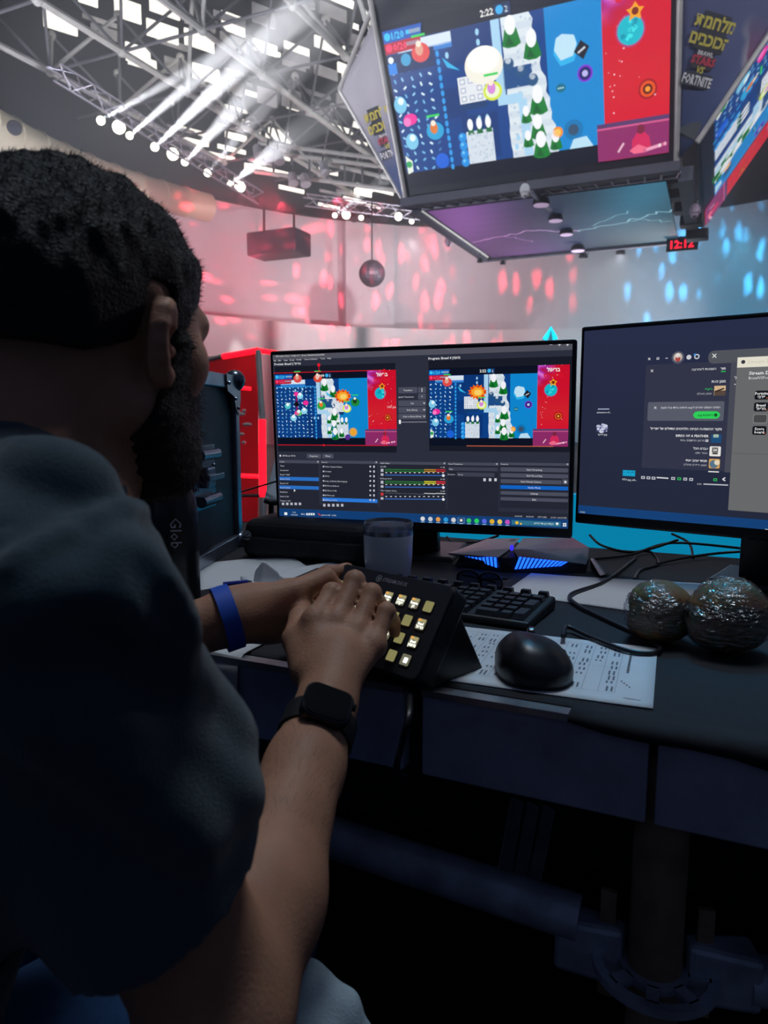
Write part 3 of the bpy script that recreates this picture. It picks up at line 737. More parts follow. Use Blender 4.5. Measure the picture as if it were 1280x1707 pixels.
for n_, (u, v, d, s) in enumerate([(902, 342, 14.4, .17), (926, 368, 15.6, .16), (944, 391, 16.8, .16), (963, 418, 18.2, .18)]):
    p = W(u, v, d); t = thing('panel_lamp', p, 'round flat lamp under the cube, %s from the front' % ORD[n_], 'stage lamp', 'flat lamps in a line under the cube')
    MB().lathe(p+UP*.16, -UP, [(s*.5, 0), (s*.9, .05), (s, .12), (s, .16)], 18).build('housing', m_black, t, smooth=True)
    MB().lathe(p, -UP, [(s*.92, -.005), (s*.9, .012)], 18).build('lens', m_panel_lens, t)
    MB().tube([p+UP*.15, p+UP*.4], .03, 6).build('mount', m_black, t)
# rail that carries the lamps
ra, rb = W(885, 325, 13.7)+UP*.05, W(975, 412, 19.2)+UP*.12
MB().tube([ra, rb], .04, 6).build('lamp_rail', m_truss, cube)
# loudspeaker column and red number sign at the right rear corner
t = thing('line_array_speaker', W(1128, 330, 14.5), 'dark hanging loudspeaker column at the right of the cube', 'speaker')
for i in range(5):
    c = W(1126+i*9, 300+i*23, 14.2+i*.6); MB().obox(c, JR*.24, JD*.2, UP*.11).build('cabinet', m_black, t, bevel=.03)
t = thing('red_number_sign', W(1137, 406, 17.5), 'small red glowing number sign under the cube', 'sign')
c = W(1137, 407, 17.6); MB().obox(c, JR*.36, JD*.03, UP*.16).build('housing', m_black, t)
cs = Canvas('digits', c-JR*.34-JD*.035+UP*.13, JR, -UP, .01, .002, 2.2, t, 'red lit digits')
cs.text('12:12', 34, 22, 26, 'ff1030', 1, 'c', .03)

# hanging things by the wall
t = thing('mirror_ball', W(620, 455, 24), 'dark round ball hanging before the red-lit wall', 'mirror ball')
m_ball = mat('dusky ball facets', '3a3540', .4, .4, var=.3, scale=8)
MB().ball(W(620, 456, 24), .44, .44, .44, 18, 14).build('sphere', m_ball, t)
MB().tube([W(620, 456, 24)+UP*.42, W(620, 456, 24)+UP*2.3], .025, 6).build('cable', m_black, t)
t = thing('projector_box', W(465, 412, 23), 'dark projector box hung under the roof edge', 'projector')
MB().obox(W(465, 408, 23), JR*.9, JD*.5, UP*.36).build('body', m_frame, t, bevel=.05)
MB().tube([W(440, 385, 23), W(440, 340, 23)], .04, 6).build('hanger', m_black, t); MB().tube([W(490, 385, 23), W(490, 340, 23)], .04, 6).build('hanger', m_black, t)
# security camera at the cube's top corner
dome(W(606, 48, 14.5), .13, 'small camera at the upper left corner of the cube', tint=m_frame)
# round wall lamp on the duct side, seen above the hair
t = thing('bulkhead_lamp', oncyl(24, 213, RC, 13.1), 'round bulkhead fitting on the cream duct', 'lamp')
p = oncyl(24, 213, RC, 13.0); d = (EYE-p).normalized()
MB().lathe(p, d, [(.17, 0), (.17, .12), (.13, .16)], 16).build('rim', m_frame, t, smooth=True); MB().lathe(p, d, [(.12, .14), (.06, .19)], 12).build('glass', m_lens_off, t, smooth=True)

# catwalk pipes and pale fixtures under the far roof
cw = thing('catwalk', W(540, 262, 21), 'pale catwalk pipes below the roof beside the screen cube', 'catwalk')
CWP = [((430, 238), (660, 268)), ((432, 252), (662, 281)), ((425, 286), (664, 318)), ((500, 262), (660, 300))]
for (a, b_) in CWP: MB().tube([W(*a, 21.5), W(*b_, 20.0)], .06, 8).build('pipe', m_steel, cw, smooth=True)
for i in range(9):
    s_ = i/8; MB().tube([W(430+230*s_, 238+30*s_, 21.5-1.5*s_), W(426+238*s_, 286+32*s_, 21.5-1.5*s_)], .035, 6).build('upright', m_steel2, cw, smooth=True)
m_pale = mat('pale lamp housing', 'b4b2ba', .4, var=.1)
for n_, (u, v) in enumerate([(428, 252), (447, 256), (463, 262), (486, 298), (506, 300), (538, 280)]):
    p = W(u, v, 20.6); t = thing('catwalk_lamp', p, 'pale unlit lamp on the catwalk, %s from the left' % ORD[n_], 'stage lamp', 'pale lamps on the catwalk')
    MB().lathe(p+UP*.16, (-UP*.9+Vector((.2, -.3, 0))).normalized(), [(.07, 0), (.13, .06), (.14, .28), (.16, .34), (.15, .36)], 14).build('housing', m_pale, t, smooth=True)
    MB().tube([p+UP*.15, p+UP*.36], .03, 6).build('clamp', m_black, t)

# stage frames with red light tubes behind the desk
m_red = mat('red light tube', 'ff2030', .4, emit='ff0a1c', estr=3.2, var=.02)
m_redp = mat('red backlit panel', 'a01018', .6, emit='d00818', estr=.15, var=.3, scale=.8)
t = thing('light_frame', W(430, 830, 7.0), 'stage booth edged with glowing red light tubes', 'stage frame')
a0, a1 = W(430, 584, 7.0), W(438, 828, 7.0)
MB().tube([W(437, 700, 7.0), a1], .035, 8).build('light_tube', m_red, t, smooth=True)
MB().tube([a0, W(437, 700, 7.0)], .03, 8).build('post', m_pole, t, smooth=True)
MB().tube([W(372, 594, 7.2), a0], .028, 8).build('light_tube', m_red, t, smooth=True)
MB().tube([W(300, 612, 7.6), W(372, 594, 7.2)], .026, 8).build('top_rail', m_pole, t, smooth=True)
MB().tube([a0, W(470, 590, 7.4)], .024, 8).build('light_tube', m_red, t, smooth=True)
MB().tube([W(395, 646, 7.1), W(418, 648, 7.1)], .02, 6).build('light_tube', m_red, t, smooth=True)
MB().tube([W(380, 792, 7.0), W(430, 794, 7.0)], .022, 6).build('light_tube', m_red, t, smooth=True)
MB().tube([W(300, 826, 7.0), W(440, 826, 7.0)], .018, 6).build('bottom_rail', m_black, t, smooth=True)
pq = [W(300, 600, 7.6), W(300, 900, 7.6), W(430, 900, 7.3), W(430, 585, 7.3)]; pq[1].z = pq[2].z = 0; MB().tube([a1, Vector((a1.x, a1.y, 0))], .03, 8).build('post', m_pole, t, smooth=True)
slab('back_panel', pq, Vector((0, -1, 0)), .04, m_redp, t)
for i in range(9):
    u, v = 392+random.random()*34, 680+random.random()*70
    MB().ball(W(u, v, 6.9), .02+.03*random.random(), .02, .02, 6, 4).build('stage_ornament', m_pole, t)
m_cy = mat('cyan light tube', '20d0f0', .4, emit='10c8f0', estr=1.6, var=.02)
t = thing('light_frame', W(918, 570, 8.0), 'cyan lit prop poking up behind the wide monitor', 'stage frame')
MB().tube([W(908, 566, 8.0), W(918, 548, 8.0), W(926, 566, 8.0)], .03, 6).build('light_tube', m_cy, t); q_ = W(918, 550, 8.0); MB().tube([q_, Vector((q_.x, q_.y, 0))], .025, 6).build('post', m_pole, t)
# cyan-lit stage fascia seen under the monitors
m_fas = mat('cyan stage fascia', '0f9fc8', .6, emit='08a0d0', estr=.55, var=.1, scale=.5)
fc_ = W(1060, 905, 3.6); fc_.z = .33; b_ = MB().obox(fc_, JR*1.3, JD*.04, UP*.33); t = b_.build('stage_fascia', m_fas, origin=fc_-UP*.33); tag(t, 'cyan glowing stage edge seen below the monitors', 'stage edge')

# ---------------------------------------------------------------- stage light on the hall
hi = lambda u, v, R=11.5: oncyl(u, v, RC, R)
RED = (1, .05, .10); BLU = (.04, .50, 1)
spot('red_pattern_lamp', W(560, 330, 18), hi(610, 470, 15), 17000, RED, 34, .4, .05, (26, 11, .2))
spot('red_pattern_lamp', W(470, 340, 16), hi(400, 420, 15), 17000, RED, 34, .4, .05, (12, 24, .5))
spot('red_pattern_lamp', W(700, 380, 18), hi(810, 470, 15), 13000, RED, 34, .4, .05, (24, 10, -.5))
spot('blue_pattern_lamp', W(1150, 380, 18), hi(1220, 470, 15), 12000, BLU, 44, .4, .05, (24, 10, -.4))
spot('red_wash_lamp', W(420, 420, 12), hi(330, 600, 15), 3600, RED, 70, .8, .2)
spot('white_wash_lamp', W(1034, 424, 19), hi(1010, 560, 15), 3000, (1, .96, .9), 46, .8, .1)
spot('white_wash_lamp', W(690, 400, 20), hi(640, 590, 14), 2300, (1, .90, .92), 80, .8, .1)
spot('cyan_wash_lamp', W(1240, 400, 16), hi(1150, 600, 14), 2500, (.1, .7, 1), 60, .8, .2)
# house - unseen point lamp added overhead to brighten the desk
def overhead_fill(x, y, z, e, c=(.92, .93, 1.0), r=.4):
    d = bpy.data.lights.new('desk_fill_lamp', 'POINT'); d.energy = e; d.color = c; d.shadow_soft_size = r
    o = bpy.data.objects.new('desk_fill_lamp', d); COL.objects.link(o); o.location = (x, y, z)
spot('uplighter', (-9, 13, 2), (-3, 19, 12), 4200, (.84, .87, 1), 110, .6, .3); spot('uplighter', (9, 21, 1), (0, 24, 12), 5000, (.95, .95, 1), 110, .6, .3)
overhead_fill(.8, 2.5, 9.5, 1050, (.80, .90, 1.0), 1.2)
# unseen lamps added on the camera's side to brighten the cube's banners
spot('banner_fill_lamp', (-7, 4, 9.5), (2.5, 14, 7), 1600, (.9, .92, 1), 60, .6, .3)
spot('banner_fill_lamp', (12, 3, 9.5), (6, 13, 7.5), 2600, (.9, .92, 1), 60, .6, .3)
# cyan stage lamp beyond the right end of the desk
spot('cyan_stage_lamp', (1.9, 5.2, 8.6), (.45, .92, .8), 2400, (.01, .50, 1), 3.0, .5, .3)
# unseen rose lamp added at the right to brighten the person's head and shoulder
spot('rose_fill_lamp', (6.5, 6.5, 4.5), (-.27, .52, 1.06), 650, (1, .84, .86), 5.0, .7, .6)

# haze filling the hall, with a thicker drift below the roof where the beams cross
def haze(name, dens, g, mesh, label, org):
    m = bpy.data.materials.new(name); m.use_nodes = True; N = m.node_tree.nodes; N.remove(N['Principled BSDF'])
    vs = N.new('ShaderNodeVolumeScatter'); vs.inputs['Density'].default_value = dens; vs.inputs['Anisotropy'].default_value = g; vs.inputs['Color'].default_value = (.92, .94, 1, 1)
    m.node_tree.links.new(vs.outputs[0], N['Material Output'].inputs['Volume'])
    return tag(mesh.build(name, m, origin=org), label, 'haze', kind='stuff')
hz = haze('haze', .014, .3, MB().prism([ring_pt(2*PI*i/56, 13.9, .06) for i in range(56)], Vector((0, 0, 14.4))), 'thin stage haze hanging in the hall', (RC[0], RC[1], .06))
hc = W(390, 150, 17.0)
hz2 = haze('haze_drift', .034, .3, MB().ball(hc, 5.5, 4.0, 2.6, 32, 20), 'thicker drift of haze crossed by light beams under the roof', hc)

# ================================================================ THE DESK
TZ = .76
m_cloth = mat('black desk cloth', '14161e', .85, var=.25, scale=60, bump=.06, bscale=700)
m_board = mat('worn grey board', '9a9eb4', .6, var=.25, scale=14, bump=.1, bscale=60)
m_edge = mat('scuffed metal edge', '9a9aa0', .35, .8, var=.2, scale=30)
m_pipe = mat('galvanised scaffold tube', 'a4acc0', .45, .35, var=.3, scale=24, bump=.08, bscale=90)
m_rust = mat('rusty scaffold post', '8a7462', .65, .15, var=.4, scale=18, bump=.1, bscale=80)
m_plastic = mat('black plastic', '15161c', .42, var=.15, scale=40)
m_plastic2 = mat('charcoal plastic', '22242c', .5, var=.12, scale=60, bump=.05, bscale=500)
m_gloss = mat('glossy black plastic', '101117', .2, var=.1, scale=30)
m_paper = mat('white paper', 'd3d6da', .8, var=.03, scale=12)
TO = onz(700, 1145, TZ)
def tp(a, b, c=0.0): return TO+JR*a+JD*b+UP*c
desk = thing('desk', tp(0, .45)-UP*TZ, 'black cloth-covered desk of boards on scaffold tubes', 'desk')
wt = MB().hexa([tp(-1.3, .017, -.035), tp(1.3, .017, -.035), tp(1.3, .95, -.035), tp(-1.3, .95, -.035)], [tp(-1.3, .017, 0), tp(1.3, .017, 0), tp(1.3, .95, 0), tp(-1.3, .95, 0)])
wt.build('worktop', m_cloth, desk, bevel=.008)
# sagging cloth hem along the right half of the front edge
b = MB(); n = 30; vs = []
for i in range(n+1):
    s = i/n; a = .16+s*1.1; h = .006+.040*min(1, s*2.2)+.004*math.sin(s*40)
    vs += [tp(a, .03, .001), tp(a, -.008, .001), tp(a, -.013+.001*math.sin(s*55), -h*.6), tp(a, -.012+.002*math.sin(s*47), -h)]
b.add(vs, [(i*4+k, i*4+k+1, i*4+k+5, i*4+k+4) for i in range(n) for k in range(3)])
hem = b.build('cloth_hem', m_cloth, desk, smooth='all'); so = hem.modifiers.new('s', 'SOLIDIFY'); so.thickness = .003
for a0, a1, e1 in ((-.9, -.018, True), (.004, .235, True), (.243, .40, False), (.42, 1.2, True)):
    bo = MB().hexa([tp(a0, -.004, -.098), tp(a1, -.004, -.098), tp(a1, .016, -.098), tp(a0, .016, -.098)], [tp(a0, -.004, -.005), tp(a1, -.004, -.005), tp(a1, .016, -.005), tp(a0, .016, -.005)]).build('front_board', m_board, desk, bevel=.002)
    if e1: MB().hexa([tp(a0, -.006, -.008), tp(a1, -.006, -.008), tp(a1, .012, -.008), tp(a0, .012, -.008)], [tp(a0, -.005, -.001), tp(a1, -.005, -.001), tp(a1, .012, -.001), tp(a0, .012, -.001)]).build('metal_edging', m_edge, bo)
MB().hexa([tp(-1.3, .93, -.76), tp(1.3, .93, -.76), tp(1.3, .95, -.76), tp(-1.3, .95, -.76)], [tp(-1.3, .93, -.03), tp(1.3, .93, -.03), tp(1.3, .95, -.03), tp(-1.3, .95, -.03)]).build('rear_light_block', m_cloth, desk)  # black sheet added to block hall light and keep the underside dark
# scaffold under the desk
m_rust2 = 0; sp = onz(1092, 1400, .62); sd = .745; pz = lambda u, v: W(u, v, sd)
st0 = W(1090, 1620, sd); 
scaf = thing('scaffold_frame', (st0.x, st0.y, 0), 'scaffold post and ledger tube with a rosette under the desk', 'scaffold')
MB().tube([Vector((st0.x, st0.y, 0)), Vector((st0.x, st0.y, TZ-.036))], .0265, 20).build('post', m_rust, scaf, smooth=True)
la_, lb_ = W(520, 1385, .90), W(965, 1530, .78)
MB().tube([la_-(lb_-la_)*.6, lb_], .0242, 20).build('ledger_tube', m_pipe, scaf, smooth=True)
rz = st0.z+.005
b = MB(); nseg = 48; ro, ri = .062, .0262
for zz in (-.005, .005): pass
holes = [(math.cos(2*PI*i/8), math.sin(2*PI*i/8)) for i in range(8)]
def ringpts(r, z): return [Vector((st0.x+r*math.cos(2*PI*i/nseg), st0.y+r*math.sin(2*PI*i/nseg), rz+z)) for i in range(nseg)]
# rosette plate with eight openings: inner ring, outer ring, eight webs
def annulus(r0, r1, h):
    q = MB(); A = ringpts(r0, -h)+ringpts(r1, -h)+ringpts(r1, h)+ringpts(r0, h)
    q.add(A, [(k*nseg+i, k*nseg+(i+1) % nseg, ((k+1) % 4)*nseg+(i+1) % nseg, ((k+1) % 4)*nseg+i) for k in range(4) for i in range(nseg)]); return q
ros = annulus(.0245, .034, .0045).build('rosette', m_pipe, scaf)
annulus(.052, .062, .0045).build('rosette_rim', m_pipe, ros)
for i in range(8):
    a = 2*PI*(i+.5)/8; d = Vector((math.cos(a), math.sin(a), 0)); x = Vector((-d.y, d.x, 0)); c = Vector((st0.x, st0.y, rz))+d*.043
    MB().obox(c, d*.011, x*.006, UP*.0045).build('rosette_web', m_pipe, ros)
def wedge(dirv, nm):
    d = Vector((dirv.x, dirv.y, 0)).normalized(); x = Vector((-d.y, d.x, 0)); c = Vector((st0.x, st0.y, rz))
    q = MB().hexa([c+d*.03-x*.012-UP*.03, c+d*.03+x*.012-UP*.03, c+d*.10+x*.022-UP*.028, c+d*.10-x*.022-UP*.028], [c+d*.03-x*.012+UP*.035, c+d*.03+x*.012+UP*.035, c+d*.10+x*.022+UP*.03, c+d*.10-x*.022+UP*.03]).build('wedge_head', m_pipe, scaf, bevel=.006)
    MB().obox(c+d*.048+UP*.01, d*.008, x*.003, UP*.06).build('wedge_pin', m_rust, q)
wedge(lb_-st0, 1); dr = Vector((.9, -.1, 0)); wedge(dr, 2)
MB().tube([st0+dr.normalized()*.09, st0+dr.normalized()*.9], .0242, 16).build('ledger_tube', m_pipe, scaf, smooth=True)
# ribbed metal planks under the desk
pk = thing('ribbed_plank', W(880, 1420, .95), 'ribbed metal plank seen below the desk front', 'plank')
for i in range(3):
    p0 = W(862+i*26, 1335+i*6, 1.0); p1 = W(838+i*24, 1470+i*8, .9)
    d = (p1-p0); x = d.cross(Vector((0, -1, .3))).normalized()
    MB().obox((p0+p1)/2, d*.5, x*.009, x.cross(d).normalized()*.004).build('rib', m_pipe, pk, bevel=.002)

# ---------------------------------------------------------------- monitors
m_bezel = mat('black monitor casing', '0e1016', .35, var=.1, scale=30)
def px_plane(C, u, v):
    r = ray(u, v); t = (C.o-EYE).dot(C.n)/r.dot(C.n); q = EYE+r*t-C.o
    return q.dot(C.r)/C.k, q.dot(C.d)/C.k
class Z:                                       # lays a display out from measured places
    def __init__(s, C, ox, oy, k, ts): s.C, s.ox, s.oy, s.k, s.ts = C, ox, oy, k, ts
    def p(s, x, y): return px_plane(s.C, s.ox+x*s.k, s.oy+y*s.k)
    def rect(s, x0, y0, x1, y1, c, l=2, r=0):
        a, b = s.p(x0, y0); e, f = s.p(x1, y1)
        if r: s.C.rrect(a, b, e, f, r, c, l)
        else: s.C.rect(a, b, e, f, c, l)
    def disc(s, x, y, r, c, l=3): a, b = s.p(x, y); s.C.disc(a, b, r, c, l, n=12)
    def line(s, x0, y0, x1, y1, w, c, l=3): s.C.line(s.p(x0, y0), s.p(x1, y1), w, c, l)
    def text(s, t, x, y, size, c='d8dae2', l=5, align='l', bold=0.0, sx=1.0): a, b = s.p(x, y); size *= s.ts; s.C.text(t, a, b+size*.35, size, c, l, align, bold, 0, sx)
def monitor(tl, r, dn, label, base):
    r = r.normalized(); dn = (dn-r*dn.dot(r)).normalized(); nn = dn.cross(r).normalized()
    if nn.dot(EYE-tl) < 0: nn = -nn
    SWm, SHm = .597, .336
    c = tl+r*SWm/2+dn*SHm/2
    foot = Vector((c.x, c.y, 0))-nn*.09; foot.z = TZ
    t = thing('monitor', foot, label, 'monitor')
    q = [tl-r*.007-dn*.008, tl+r*(SWm+.007)-dn*.008, tl+r*(SWm+.007)+dn*(SHm+.019), tl-r*.007+dn*(SHm+.019)]
    MB().hexa([p-nn*.022 for p in q], [Vector(p) for p in q]).build('casing', m_bezel, t, bevel=.004)
    c2 = c-nn*.022
    MB().hexa([c2+r*sx*.2+dn*sy*.12 for sx, sy in ((-1, -1), (1, -1), (1, 1), (-1, 1))], [c2-nn*.035+r*sx*.12+dn*sy*.08 for sx, sy in ((-1, -1), (1, -1), (1, 1), (-1, 1))]).build('rear_hump', m_bezel, t, bevel=.006)
    col0 = c2-nn*.045
    MB().hexa([foot+r*sx*.032+nn*sy*.014 for sx, sy in ((-1, -1), (1, -1), (1, 1), (-1, 1))], [Vector((col0.x, col0.y, col0.z+.03))+r*sx*.026+nn*sy*.012 for sx, sy in ((-1, -1), (1, -1), (1, 1), (-1, 1))]).build('stand_column', m_bezel, t, bevel=.004)
    if base: MB().hexa([foot+r*sx*.075+nn*(sy*.08-.02) for sx, sy in ((-1, -1), (1, -1), (1, 1), (-1, 1))], [foot+UP*.012+r*sx*.070+nn*(sy*.075-.02) for sx, sy in ((-1, -1), (1, -1), (1, 1), (-1, 1))]).build('stand_foot', m_bezel, t, bevel=.004)
    return t, r, dn, nn
tl1 = W(454.5, 592, 1.477)
mon1, r1, d1, n1_ = monitor(tl1, Vector((.946, -.3245, .006)), Vector((.0139, .0373, -.9992)), 'wide monitor showing streaming controls with two game previews', True)
A = Canvas('display_image', tl1+n1_*.0005, r1, d1, .597/1920, .00006, .95, mon1, 'screen of dark streaming controls')
A.clip = (0, 0, 1920, 1080)
A.rect(0, 0, 1920, 1080, '2b2e3c', 0)
z = Z(A, 440, 560, .41406, .64)
A.rect(0, 0, 1920, 34, '50515c', 1)
z.text('OBS Studio 30.2.2 - Profile: PC - Scenes: Brawlvsfortnite2024', 46, 82, 22, 'e6e4e0'); 
for t_, x in (('File', 40), ('Edit', 58), ('View', 80), ('Docks', 104), ('Profile', 132), ('Scene Collection', 164), ('Tools', 228), ('Help', 256)): z.text(t_, x, 100-(x-40)*.045, 21, 'e0e0e4')
z.text('Preview: Brawl 2 '+heb('הראל'), 42, 114, 32, 'eeeef0', bold=.012); z.text('Program: Brawl 4 '+heb('מאמין'), 662, 91, 32, 'eeeef0', bold=.012)
for i, x in enumerate((1155, 1189, 1222)):
    a_, b_ = z.p(x, 35); A.line((a_-8, b_), (a_+8, b_), 3, 'e8e8ea', 3)
    if i: A.line((a_, b_-8), (a_, b_+8), 3, 'e8e8ea', 3)
z.rect(42, 124, 534, 470, '171a25', 1); z.rect(662, 100, 1232, 468, '171a25', 1)
def frame_at(x0, y0, x1, var):
    a_, b_ = z.p(x0, y0); e_, _ = z.p(x1, y0); game_art(A, a_, b_, e_-a_, var, 2)
    return a_, b_, e_-a_
a_, b_, w_ = frame_at(44, 150, 531, 'preview')
h_ = w_*.5625
for p0, p1 in (((a_-8, b_), (a_+w_*.91, b_)), ((a_+w_*.91, b_), (a_+w_*.91, b_+h_)), ((a_, b_+h_), (a_+w_*.93, b_+h_)), ((a_+w_*.38, b_), (a_+w_*.38, b_-40))): A.line(p0, p1, 4, 'e0182a', 16)
A.disc(a_+w_*.38, b_-44, 11, 'e0182a', 16); A.disc(a_+w_*.4, b_+h_, 7, 'e0182a', 16); A.disc(a_+w_*.91, b_, 7, 'e0182a', 16); A.text('160 px', a_+w_*.93, b_+h_*.5, 22, 'f0e0e0', 17)
a_, b_, w_ = frame_at(664, 131, 1231, 'program')
A.line((a_+w_*.28, b_+w_*.5625), (a_+w_*.9, b_+w_*.5625), 4, 'd86a4a', 15)
BT = '4a4d5c'
def button(x0, y0, x1, y1, t_, c=BT, size=22): z.rect(x0, y0, x1, y1, c, 3, 5); z.text(t_, (x0+x1)/2, (y0+y1)/2, size, 'e8e8ec', 5, 'c')
button(541, 207, 617, 230, 'Transition'); button(620, 206, 652, 229, '', BT); z.text('Quick Transitions', 541, 246, 22); button(620, 232, 652, 255, '+', BT, 30)
[z.disc(636, 213+i*5, 3, 'e8e8ec', 5) for i in range(3)]
for y, t_ in ((259, 'Cut'), (286, 'Fade (50ms)'), (312, 'Fade to Black (50ms)')):
    button(541, y+1, 652, y+23, t_); z.line(641, y+9, 645, y+14, 3, 'e8e8ec', 5); z.line(645, y+14, 649, y+9, 3, 'e8e8ec', 5)
z.line(542, 347, 655, 346, 6, '7a7d8a', 3); z.rect(543, 338, 551, 354, 'f0f0f0', 4)
z.text('BS Phone '+heb('הראל'), 76, 482, 23, 'e4e4e8'); z.disc(66, 482, 7, 'd0d0d6', 4); button(172, 474, 230, 493, 'Properties'); button(235, 474, 280, 493, 'Filters')
HD, BD = '454856', '232632'
for x0, y0, x1, y1, t_ in ((60, 499, 224, 690, 'Scenes'), (228, 501, 459, 694, 'Sources'), (464, 505, 733, 702, 'Audio Mixer'), (738, 508, 944, 712, 'Scene Transitions'), (949, 509, 1228, 700, 'Controls')):
    z.rect(x0, y0, x1, y1, BD, 2); z.rect(x0, y0, x1, y0+15, HD, 3); z.text(t_, x0+4, y0+7, 20, 'dcdce2'); z.rect(x1-10, y0+4, x1-3, y0+11, '9a9ca8', 4)
for i, t_ in enumerate(('Trivia', 'Scoreboard', 'Brawl 1 '+heb('פקלה'), 'Brawl 2 '+heb('הראל'), 'Brawl 3 '+heb('פיגו'), 'Brawl 4 '+heb('מאמין'), 'Brawl 5 '+heb('חן'), 'Brawl 6 '+heb('אורן'), 'Fortnite 1 '+heb('פרבי'))):
    y = 523+i*17.5
    if i in (3, 5): z.rect(62, y-9, 221, y+9, '2a6fc4', 3)
    z.text(t_, 66, y, 20, 'dadce4')
for i, t_ in enumerate(('Video Capture Device', 'Counter', heb('הראל'), 'Logo_of_Brawl_Stars.svg.png', 'BS Phone Android', 'BS Phone '+heb('מורה'), 'BS Phone '+heb('חן'), 'BS Phone '+heb('הראל'))):
    y = 526+i*19.2
    if i == 7: z.rect(235, y-10, 457, y+12, '2a78d8', 3)
    z.text(t_, 246, y, 21, 'dadce4'); z.disc(240, y, 6, 'c0c2cc', 4); z.disc(428, y, 6, 'c8cad4', 4); z.rect(440, y-4, 446, y+5, 'c8cad4', 4)
for i in range(5): z.rect(72+i*17, 671, 82+i*17, 681, 'b8bac6', 4); z.rect(238+i*18, 676, 248+i*18, 687, 'b8bac6', 4)
for i, (y, t_) in enumerate(((527, 'BG SFX'), (575, 'BS Phone '+heb('הראל')), (623, 'Video Capture Device'))):
    z.text(t_, 469, y-1, 19); z.text('0.0 dB', 728, y+2, 18, align='r')
    cs_ = ('2f9a3a', 'b8862a', 'b82a32') if i == 0 else (('38c83e', 'd8d02e', 'd83038') if i == 1 else ('b8b8b8', 'b8b8b8', 'b8b8b8'))
    for k_ in range(2 if i < 2 else 1):
        yy = y+9+k_*7
        z.rect(487, yy, 645, yy+5, cs_[0], 4); z.rect(645, yy, 692, yy+5, cs_[1], 4); z.rect(692, yy, 730, yy+5, cs_[2], 4)
    for k_ in range(13): z.rect(489+k_*19, y+22, 496+k_*19, y+25, 'e6e6ea', 5)
    z.line(487, y+33, 730, y+35, 5, '3a6fc8', 4); z.disc(722, y+35, 9, 'e6e6ea', 5); z.rect(470, y+8, 481, y+20, 'c83a3a' if i == 2 else 'b8bac6', 4); z.rect(470, y+26, 481, y+36, 'b8bac6', 4)
z.rect(742, 527, 941, 545, '3c3f4e', 3); z.text('Fade', 746, 536, 20); z.text('Duration', 740, 557, 20); z.rect(776, 549, 928, 568, '3c3f4e', 3); z.text('50 ms', 782, 558, 20)
for x in (888, 910, 932): z.rect(x-5, 573, x+5, 585, 'c8cad4', 4)
for i, t_ in enumerate(('Start Streaming', 'Start Recording', 'Start Virtual Camera', 'Studio Mode', 'Settings', 'Exit')):
    y = 528+i*24; button(952, y, 1224 if i != 2 else 1198, y+22, t_, '0f62c4' if i == 3 else BT, 23)
z.rect(1201, 577, 1224, 598, BT, 3); z.disc(1213, 588, 8, 'd0d2da', 4)
A.rect(0, 990, 1920, 1022, '232632', 2)
z.text('00:00:00      00:00:00      CPU 3.8%      60.00 / 60.00 FPS', 1218, 733, 21, 'd0d2da', align='r')
A.rect(0, 1024, 1920, 1080, '123e74', 3)
z.text('10:21', 122, 710, 19, 'e6eaf0', align='c'); z.text('20/12/2024', 122, 720, 17, 'e6eaf0', align='c'); z.rect(82, 710, 94, 721, 'f0f4f8', 5); z.text('ENG', 150, 717, 22, 'e6eaf0')
for i in range(4): z.rect(170+i*9, 713, 177+i*9, 722, 'dfe6ee', 5)
z.line(217, 714, 229, 724, 6, 'd83a3a', 5); z.text('agrnow ta35  -0.52%', 232, 720, 20, 'e6eaf0')
for i, c_ in enumerate(('d8d8dc', 'c8ccd4', 'e09a4a', '2a9ad8', 'd0d0d4', '20242c', '35c060', '2ad060', '5a68e0', 'e0b030', 'e8c860', 'c050c0')):
    x = 639+i*31; y = 736+i*1.2; z.disc(x, y, 15, c_, 6); z.line(x-8, y+13, x+8, y+13, 4, '9ac8ee', 5)
    if i == 5: z.rect(x-16, y-12, x+16, y+15, '3a6496', 4); z.disc(x, y, 9, 'e8e8ec', 7)
z.rect(997, 741, 1194, 768, '2f6f8c', 5); z.text(heb('הקלד כאן כדי לחפש'), 1166, 757, 22, 'eaf2f6', 6, 'r'); z.disc(1180, 756, 8, 'eaf2f6', 6); z.disc(1018, 752, 10, 'f0c030', 6); z.disc(1034, 756, 6, 'f0c030', 6)
for i in range(2):
    for j in range(2): z.rect(1203+i*8, 753+j*8, 1209+i*8, 759+j*8, 'e8f2fa', 6)
for k_, dx_, dy_ in ((0, 0, 0), (1, 0, 9), (2, 5, 6)): z.line(122, 618, 122+dx_, 627 if k_ == 0 else 618+dy_, 4, 'f4f4f4', 8)
